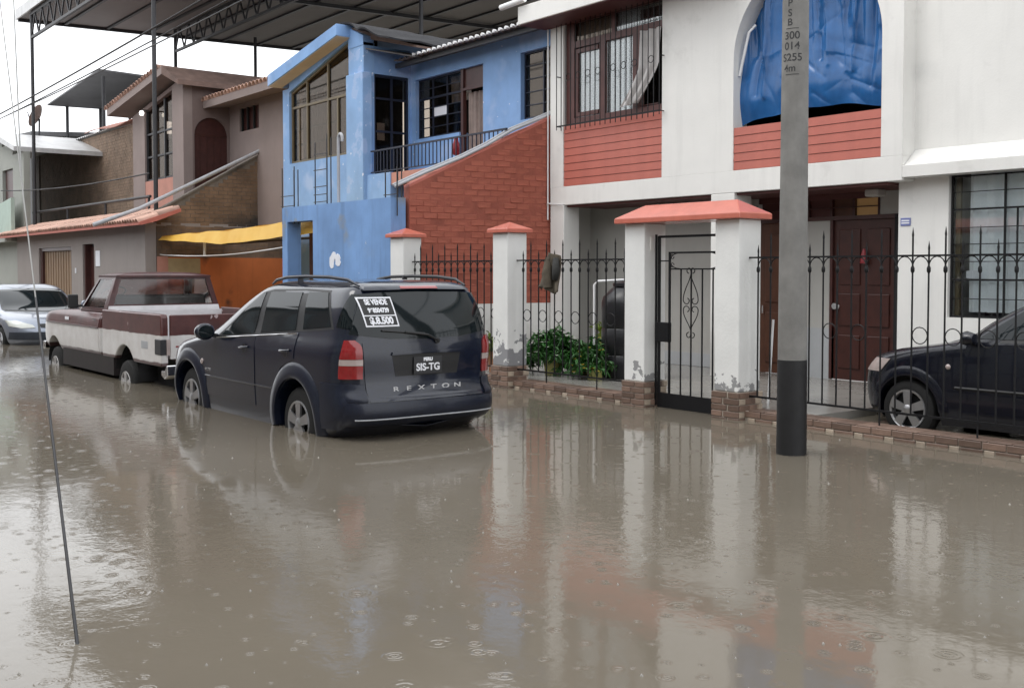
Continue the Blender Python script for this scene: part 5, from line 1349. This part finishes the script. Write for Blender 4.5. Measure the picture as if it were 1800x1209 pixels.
def sign_text(s0, v, size, sx_, bold=.0032):
    me = text_mesh(s0, size, PAPER, 0, bold)
    for q in me.vertices: q.co = sgp(q.co.x*sx_, v+q.co.y, .019)
    o_ = link(bpy.data.objects.new('sign_lettering', me)); put(o_, sg)
sign_text('SE VENDE', .092, .070, .76); sign_text('968504739', .014, .058, .84); sign_text('$.8.500', -.085, .090, .92, .0045)

ROCKER = M('dark_rocker_paint', (.013, .009, .009), .6, .4, 4)  # near-black brown for the sill between the wheels
# ---------------------------------------------------------------- maroon and white pickup
pk = thing('pickup_truck', 'old maroon and white pickup truck parked ahead of the dark car', 'pickup truck', (-17.3, 6.2, -.38), math.pi)
PB = Body([(.68, 2.80, -.36, .97), (.78, 2.92, -.36, .995), (.95, 2.95, -.36, 1.0), (1.15, 2.93, -.36, .995), (1.25, 2.86, -.36, .98), (1.30, 2.70, -.36, .96), (1.335, 2.2, -.36, .93), (1.36, 1.2, -.36, .90)], 26, 9, 60)
fb = PB.mesh(40).build('front_body', TRUCK, pk)
cut(fb, [arch_cutter(2.25, .42, .47, s_*.6, s_*1.2) for s_ in (1, -1)])
bx = MB()
for s_ in (1, -1):
    bs_ = MB().prism([(-2.92, .74), (-2.90, .70), (-.40, .70), (-.40, 1.41), (-2.88, 1.41), (-2.92, 1.36)], 'y', s_*.90, s_*1.0).build('bed_side', TRUCK, pk)
    cut(bs_, [arch_cutter(-1.4, .42, .50, s_*.6, s_*1.2)])
    b2 = bs_.modifiers.new('bevel', 'BEVEL'); b2.width = .02; b2.segments = 3; b2.limit_method = 'ANGLE'; b2.angle_limit = R(50)
    for xw, rw_ in ((-1.4, .515), (2.25, .485)):
        lin = MB().grid(lambda u, v: (xw+rw_*math.cos(math.pi*u), s_*(.66+.30*v), .42+rw_*math.sin(math.pi*u)), 18, 1, (0, 0, .01))
        lin.prism([(xw+rw_*math.cos(math.pi*k/14), .42+rw_*math.sin(math.pi*k/14)) for k in range(15)]+[(xw-rw_, .1), (xw+rw_, .1)], 'y', s_*.66, s_*.67)
        lin.build('wheel_well', DARK, pk)
    MB().bar((1.74, s_*.93, .57), (-.90, s_*.93, .57), .12, .27).build('rocker', ROCKER, pk)
    wheel(pk, 2.25, s_*.84, .33, .365, s_, RIMW, 5, .27, .56); wheel(pk, -1.4, s_*.84, .33, .365, s_, RIMW, 5, .27, .56)
    # door with handle, vent trim
    PB.patch_side([(1.0, .76), (-.22, .76)], [(.86, 1.33), (-.22, 1.33)], s_, .008, .02).build('door', TRUCK, pk, smooth=30)
    MB().bar((-.12, s_*1.015, 1.25), (.02, s_*1.015, 1.25), .02).build('handle', CHROME, pk)
    MB().tube([(2.7, s_*1.005, 1.125), (.9, s_*1.012, 1.125), (-.22, s_*1.012, 1.12)], .011, 6).build('side_trim', MAROONCAR, pk)
    MB().box(1.35, 1.55, s_*.995, s_*1.006, 1.19, 1.24).build('fender_badge', PAPER, pk)
    # tail lamp
    MB().box(-2.935, -2.70, s_*.93, s_*1.012, .86, 1.07).build('tail_lamp', STEELDK, pk, bevel=.01)
    MB().box(-2.938, -2.80, s_*.88, s_*.93, .86, 1.07).build('tail_lamp_lens', CLEARLENS, pk)
    # mirror
    mp = thing_part('mirror', pk); MB().box(.72, .80, s_*1.02, s_*1.17, 1.40, 1.62).build('shell', BLKPL, mp, bevel=.015); MB().bar((.75, s_*.92, 1.42), (.75, s_*1.05, 1.45), .025).build('mirror_arm', BLKPL, mp)
    MB().box(-2.4, -2.15, s_*1.0, s_*1.004, .92, 1.02).build('sticker', GREYPIPE, pk)
MB().box(-2.88, -.42, -.80, .80, .78, .83).build('bed_floor', MAROONCAR, pk)
MB().box(-.46, -.40, -.90, .90, .83, 1.38).build('bed_front', WHITECAR, pk)
tgp = MB().box(-2.93, -2.88, -.875, .875, .80, 1.40).build('tailgate', TRUCK, pk, bevel=.012)
MB().box(-2.936, -2.93, -.80, .80, .96, .98).build('tailgate_strip', REDLENS, tgp)
MB().prism([(-3.02, .66), (-3.10, .74), (-3.12, .58), (-3.02, .54), (-2.9, .58), (-2.9, .66)], 'y', -1.0, 1.0).build('rear_bumper', CHROME, pk, bevel=.02)
MB().prism([(-3.125, .57), (-3.02, .50), (-2.9, .50), (-2.9, .57)], 'y', -.7, .7).build('bumper_step', GREYPIPE, pk, bevel=.01)
MB().box(-2.85, 2.8, -.68, .68, .30, .77).build('chassis', DARK, pk)
# cab upper: framed openings and glass
def ringframe(m, O, I, t_):
    t_ = Vector(t_)
    for i in range(4):
        j = (i+1) % 4; a, b, c, d = (Vector(O[i]), Vector(O[j]), Vector(I[j]), Vector(I[i]))
        m.hexa([tuple(a), tuple(b), tuple(c), tuple(d), tuple(a+t_), tuple(b+t_), tuple(c+t_), tuple(d+t_)])
cb = MB()
Br = [(-.355, .92, 1.36), (-.355, -.92, 1.36), (-.32, -.74, 1.93), (-.32, .74, 1.93)]
Bi = [(-.35, .80, 1.475), (-.35, -.80, 1.475), (-.33, -.68, 1.865), (-.33, .68, 1.865)]
ringframe(cb, Br, Bi, (.05, 0, 0))
Wo = [(1.02, .88, 1.36), (1.02, -.88, 1.36), (.48, -.72, 1.93), (.48, .72, 1.93)]
Wi = [(.97, .80, 1.41), (.97, -.80, 1.41), (.54, -.66, 1.87), (.54, .66, 1.87)]
ringframe(cb, Wo, Wi, (-.05, 0, 0))
for s_ in (1, -1):
    So = [(-.345, s_*.92, 1.36), (1.0, s_*.92, 1.36), (.46, s_*.745, 1.93), (-.33, s_*.745, 1.93)]
    Si = [(-.20, s_*.91, 1.42), (.86, s_*.91, 1.42), (.43, s_*.765, 1.865), (-.20, s_*.765, 1.865)]
    ringframe(cb, So, Si, (0, -s_*.05, 0))
    MB().add([(-.22, s_*.895, 1.40), (.88, s_*.895, 1.40), (.44, s_*.75, 1.88), (-.22, s_*.75, 1.88)], [(0, 1, 2, 3)]).build('side_window', TRUCKGLASS, pk)
cb.build('cab_frame', MAROONCAR, pk)
MB().add([(-.34, .82, 1.46), (-.34, -.82, 1.46), (-.315, -.69, 1.88), (-.315, .69, 1.88)], [(0, 1, 2, 3)]).build('rear_window', TRUCKGLASS, pk)
MB().add([(.96, .82, 1.40), (.96, -.82, 1.40), (.53, -.67, 1.88), (.53, .67, 1.88)], [(0, 1, 2, 3)]).build('windscreen', TRUCKGLASS, pk)
MB().grid(lambda u, v: (-.35+.86*u, (-.76+1.52*v), 1.925+.055*(1-(2*v-1)**4)*(1-(2*u-1)**6)**.5), 14, 18, (0, 0, -.03)).build('roof', MAROONCAR, pk, smooth=50)
MB().hexa([(-.375, -.90, 1.365), (-.357, -.90, 1.365), (-.357, .90, 1.365), (-.375, .90, 1.365), (-.372, -.88, 1.455), (-.354, -.88, 1.455), (-.354, .88, 1.455), (-.372, .88, 1.455)]).build('cab_back_panel', WHITECAR, pk)
MB().box(-.2, .05, -.75, .75, .9, 1.62).build('seat', STEELDK, pk, bevel=.05)
MB().tube([(.72-.37*math.sin(a*.35)*.2, .38+.19*math.cos(a*.35), 1.42+.19*math.sin(a*.35)) for a in range(18)], .014, 6, closed=True).build('steering_wheel', BLKPL, pk, smooth=60)
MB().box(2.93, 3.02, -.98, .98, .62, .76).build('front_bumper', CHROME, pk, bevel=.02)

SEDANBUMP = M('dark_slate_bumper', (.03, .036, .048), .5, .15, 8)
# ---------------------------------------------------------------- silver saloon facing the camera
sd_ = thing('silver_saloon', 'silver blue saloon car facing the camera at the left picture edge', 'car', (-27.3, 6.72, -.22), .0001)
sd_.scale = (1.12, 1.14, 1.0)
CB = Body([(.20, 1.98, -2.0, .80), (.32, 2.10, -2.1, .84), (.50, 2.12, -2.12, .86), (.66, 2.06, -2.1, .865), (.78, 1.92, -2.08, .86), (.88, 1.5, -2.05, .85), (.95, 1.05, -2.0, .84), (1.02, .82, -1.7, .82),
           (1.18, .52, -1.5, .76), (1.38, .1, -1.2, .68), (1.47, -.15, -1.0, .60), (1.52, -.35, -.8, .42)], 9, 2.8, 9)
ob = CB.mesh(40).build('body', SILVER, sd_)
cut(ob, [arch_cutter(x, .30, .36, s_*.5, s_*1.2) for x in (1.28, -1.28) for s_ in (1, -1)])
CB.patch_end([(-.72, .965), (0, .94), (.72, .965)], [(-.60, 1.40), (0, 1.425), (.60, 1.40)], False, .008, .01, 8, 8).build('windscreen', CARGLASS, sd_, smooth=60)
CB.patch_end([(-.70, .93), (0, .905), (.70, .93)], [(-.72, .962), (0, .937), (.72, .962)], False, .010, .01, 3, 8).build('cowl', BLKPL, sd_, smooth=60)
for s_ in (1, -1):
    CB.patch_side([(.62, 1.04), (-1.3, 1.04)], [(.12, 1.37), (-1.0, 1.37)], s_, .006, .01).build('side_window', CARGLASS, sd_, smooth=60)
    CB.patch_end([(s_*.40, .60), (s_*.62, .59), (s_*.80, .63)], [(s_*.44, .66), (s_*.66, .735), (s_*.83, .76)], False, .02, .04, 5, 6).build('headlamp', LAMPBLUE, sd_, smooth=60)
    wheel(sd_, 1.28, s_*.74, .30, .30, s_, RIM); wheel(sd_, -1.28, s_*.74, .30, .30, s_, RIM)
    mp = thing_part('mirror', sd_); MB().lathe([(.001, -.06), (.06, -.05), (.085, .02), (.07, .05), (.001, .05)], 14, 'x', (.66, s_*.93, 1.06)).build('shell', SILVER, mp, smooth=60); MB().bar((.66, s_*.8, 1.0), (.66, s_*.9, 1.03), .05).build('mirror_foot', BLKPL, mp)
CB.patch_end([(-.30, .60), (0, .58), (.30, .60)], [(-.32, .68), (0, .69), (.32, .68)], False, .012, .02, 4, 6).build('grille', BLKPL, sd_, smooth=60)
CB.patch_end([(-.11, .635), (0, .62), (.11, .635)], [(-.12, .668), (0, .66), (.12, .668)], False, .022, .02, 3, 6).build('emblem', CHROME, sd_, smooth=60)
CB.patch_end([(-.80, .34), (0, .32), (.80, .34)], [(-.80, .50), (0, .50), (.80, .50)], False, .03, .05, 5, 8).build('front_bumper', SEDANBUMP, sd_, smooth=60)

# ---------------------------------------------------------------- black hatchback behind the fence
hb = thing('black_hatchback', 'shiny black blue hatchback parked inside the fence at the right', 'car', (-4.85, 10.92, -.10), math.pi)
HB = Body([(.16, 1.98, -1.85, .78), (.28, 2.09, -1.95, .83), (.48, 2.12, -1.97, .85), (.66, 2.10, -1.95, .855), (.80, 2.0, -1.93, .85), (.90, 1.70, -1.92, .845), (.98, 1.22, -1.9, .835), (1.05, .94, -1.88, .815),
           (1.20, .72, -1.8, .765), (1.36, .44, -1.65, .70), (1.46, .18, -1.5, .60), (1.51, -.2, -1.2, .42)], 13, 3.4, 12)
ob = HB.mesh(42).build('body', BLACKCAR, hb)
HWX = (1.43, -1.05)
cut(ob, [arch_cutter(x, .29, .35, s_*.5, s_*1.2) for x in HWX for s_ in (1, -1)])
for s_ in (1, -1):
    HB.patch_side([(.84, 1.015), (-1.6, 1.07)], [(.28, 1.385), (-1.3, 1.40)], s_, .003, .01).build('window_surround', BLKPL, hb, smooth=40)
    for bt, tp in (([(.70, 1.055), (-.12, 1.07)], [(.26, 1.355), (-.10, 1.37)]), ([(-.20, 1.075), (-.98, 1.09)], [(-.18, 1.37), (-.9, 1.375)]), ([(-1.05, 1.095), (-1.5, 1.1)], [(-.98, 1.375), (-1.25, 1.37)])):
        HB.patch_side(bt, tp, s_, .008, .006).build('window', SUVGLASS if 0 else CARGLASS, hb, smooth=40)
    dF = HB.patch_side([(.86, .30), (-.16, .30)], [(.80, .99), (-.16, 1.035)], s_, .006, .02).build('door', BLACKCAR, hb, smooth=30)
    MB().tube([(.0, s_*(HB.y(0, .88)+.012), .90), (-.04, s_*(HB.y(0, .88)+.032), .90), (-.14, s_*(HB.y(0, .88)+.032), .91)], .012, 6).build('handle', BLACKCAR, dF, smooth=60)
    MB().tube([(x, s_*(HB.y(x, .56)+.010), .56) for x in [.9-.1*i for i in range(18)]], .012, 6).build('rub_strip', BLKPL, hb, smooth=60)
    HB.patch_side([(1.76, .66), (1.98, .66)], [(1.64, .80), (1.86, .80)], s_, .010, .03).build('headlamp', CLEARLENS, hb, smooth=40)
    MB().lathe([(.028, 0), (.024, .010*s_), (.0, .014*s_)], 12, 'y', (.98, s_*(HB.y(.98, .76)+.002), .76), cap=False).build('side_repeater', CLEARLENS, hb, smooth=60)
    flare(HWX[0], .29, .35, .45, HB.y, s_, 0, 180, .02).build('wheel_arch_flare', BLACKCAR, hb, smooth=50)
    for x in HWX: wheel(hb, x, s_*.745, .29, .30, s_, RIM, 5, .19, .68)
    mp = thing_part('mirror', hb); m_ = MB().lathe([(.001, -.07), (.06, -.06), (.09, .02), (.08, .05), (.001, .05)], 16, 'x'); m_.v = [(.72+v[0], s_*(.93)+v[1], 1.06+v[2]*.8) for v in m_.v]; m_.build('shell', BLACKCAR, mp, smooth=60)
    MB().bar((.74, s_*.80, 1.01), (.72, s_*.88, 1.03), .05).build('mirror_foot', BLKPL, mp)
HB.patch_end([(-.66, 1.0), (0, .985), (.66, 1.0)], [(-.58, 1.40), (0, 1.42), (.58, 1.40)], False, .008, .01, 8, 8).build('windscreen', CARGLASS, hb, smooth=60)
HB.patch_end([(-.6, 1.08), (0, 1.07), (.6, 1.08)], [(-.55, 1.38), (0, 1.40), (.55, 1.38)], True, .008, .01, 6, 8).build('rear_window', CARGLASS, hb, smooth=60)

# ================================================================ rain: splash crowns and bubbles on the flood water
rs = MB()
random.seed(21)
for k in range(340):
    w_ = 3.0+22*random.random()**1.7; lat = random.uniform(-.5, .5)*w_*1.05
    x = -w_*math.cos(TH)+lat*math.sin(TH); y = w_*math.sin(TH)+lat*math.cos(TH)
    if y > 9.0 or (-14 < x < -8.7 and 4.8 < y < 6.9): continue
    r_ = random.uniform(.002, .005)*(1+w_*.05)
    rs.lathe([(r_*1.6, -.004), (r_*1.2, r_*.3), (r_*.6, r_*1.1), (r_*.15, r_*1.7)], 6, 'z', (x, y, 0))
    if random.random() < .35:
        rs.lathe([(r_*.01, r_*2.6), (r_*.6, r_*3.1), (r_*.01, r_*3.6)], 6, 'z', (x+random.uniform(-.02, .02), y, 0), cap=False)
o = rs.build('rain_splashes', SPLASH, None, smooth=180, kind='stuff')
tag(o, 'tiny splashes of raindrops scattered over the flood water', 'splash')
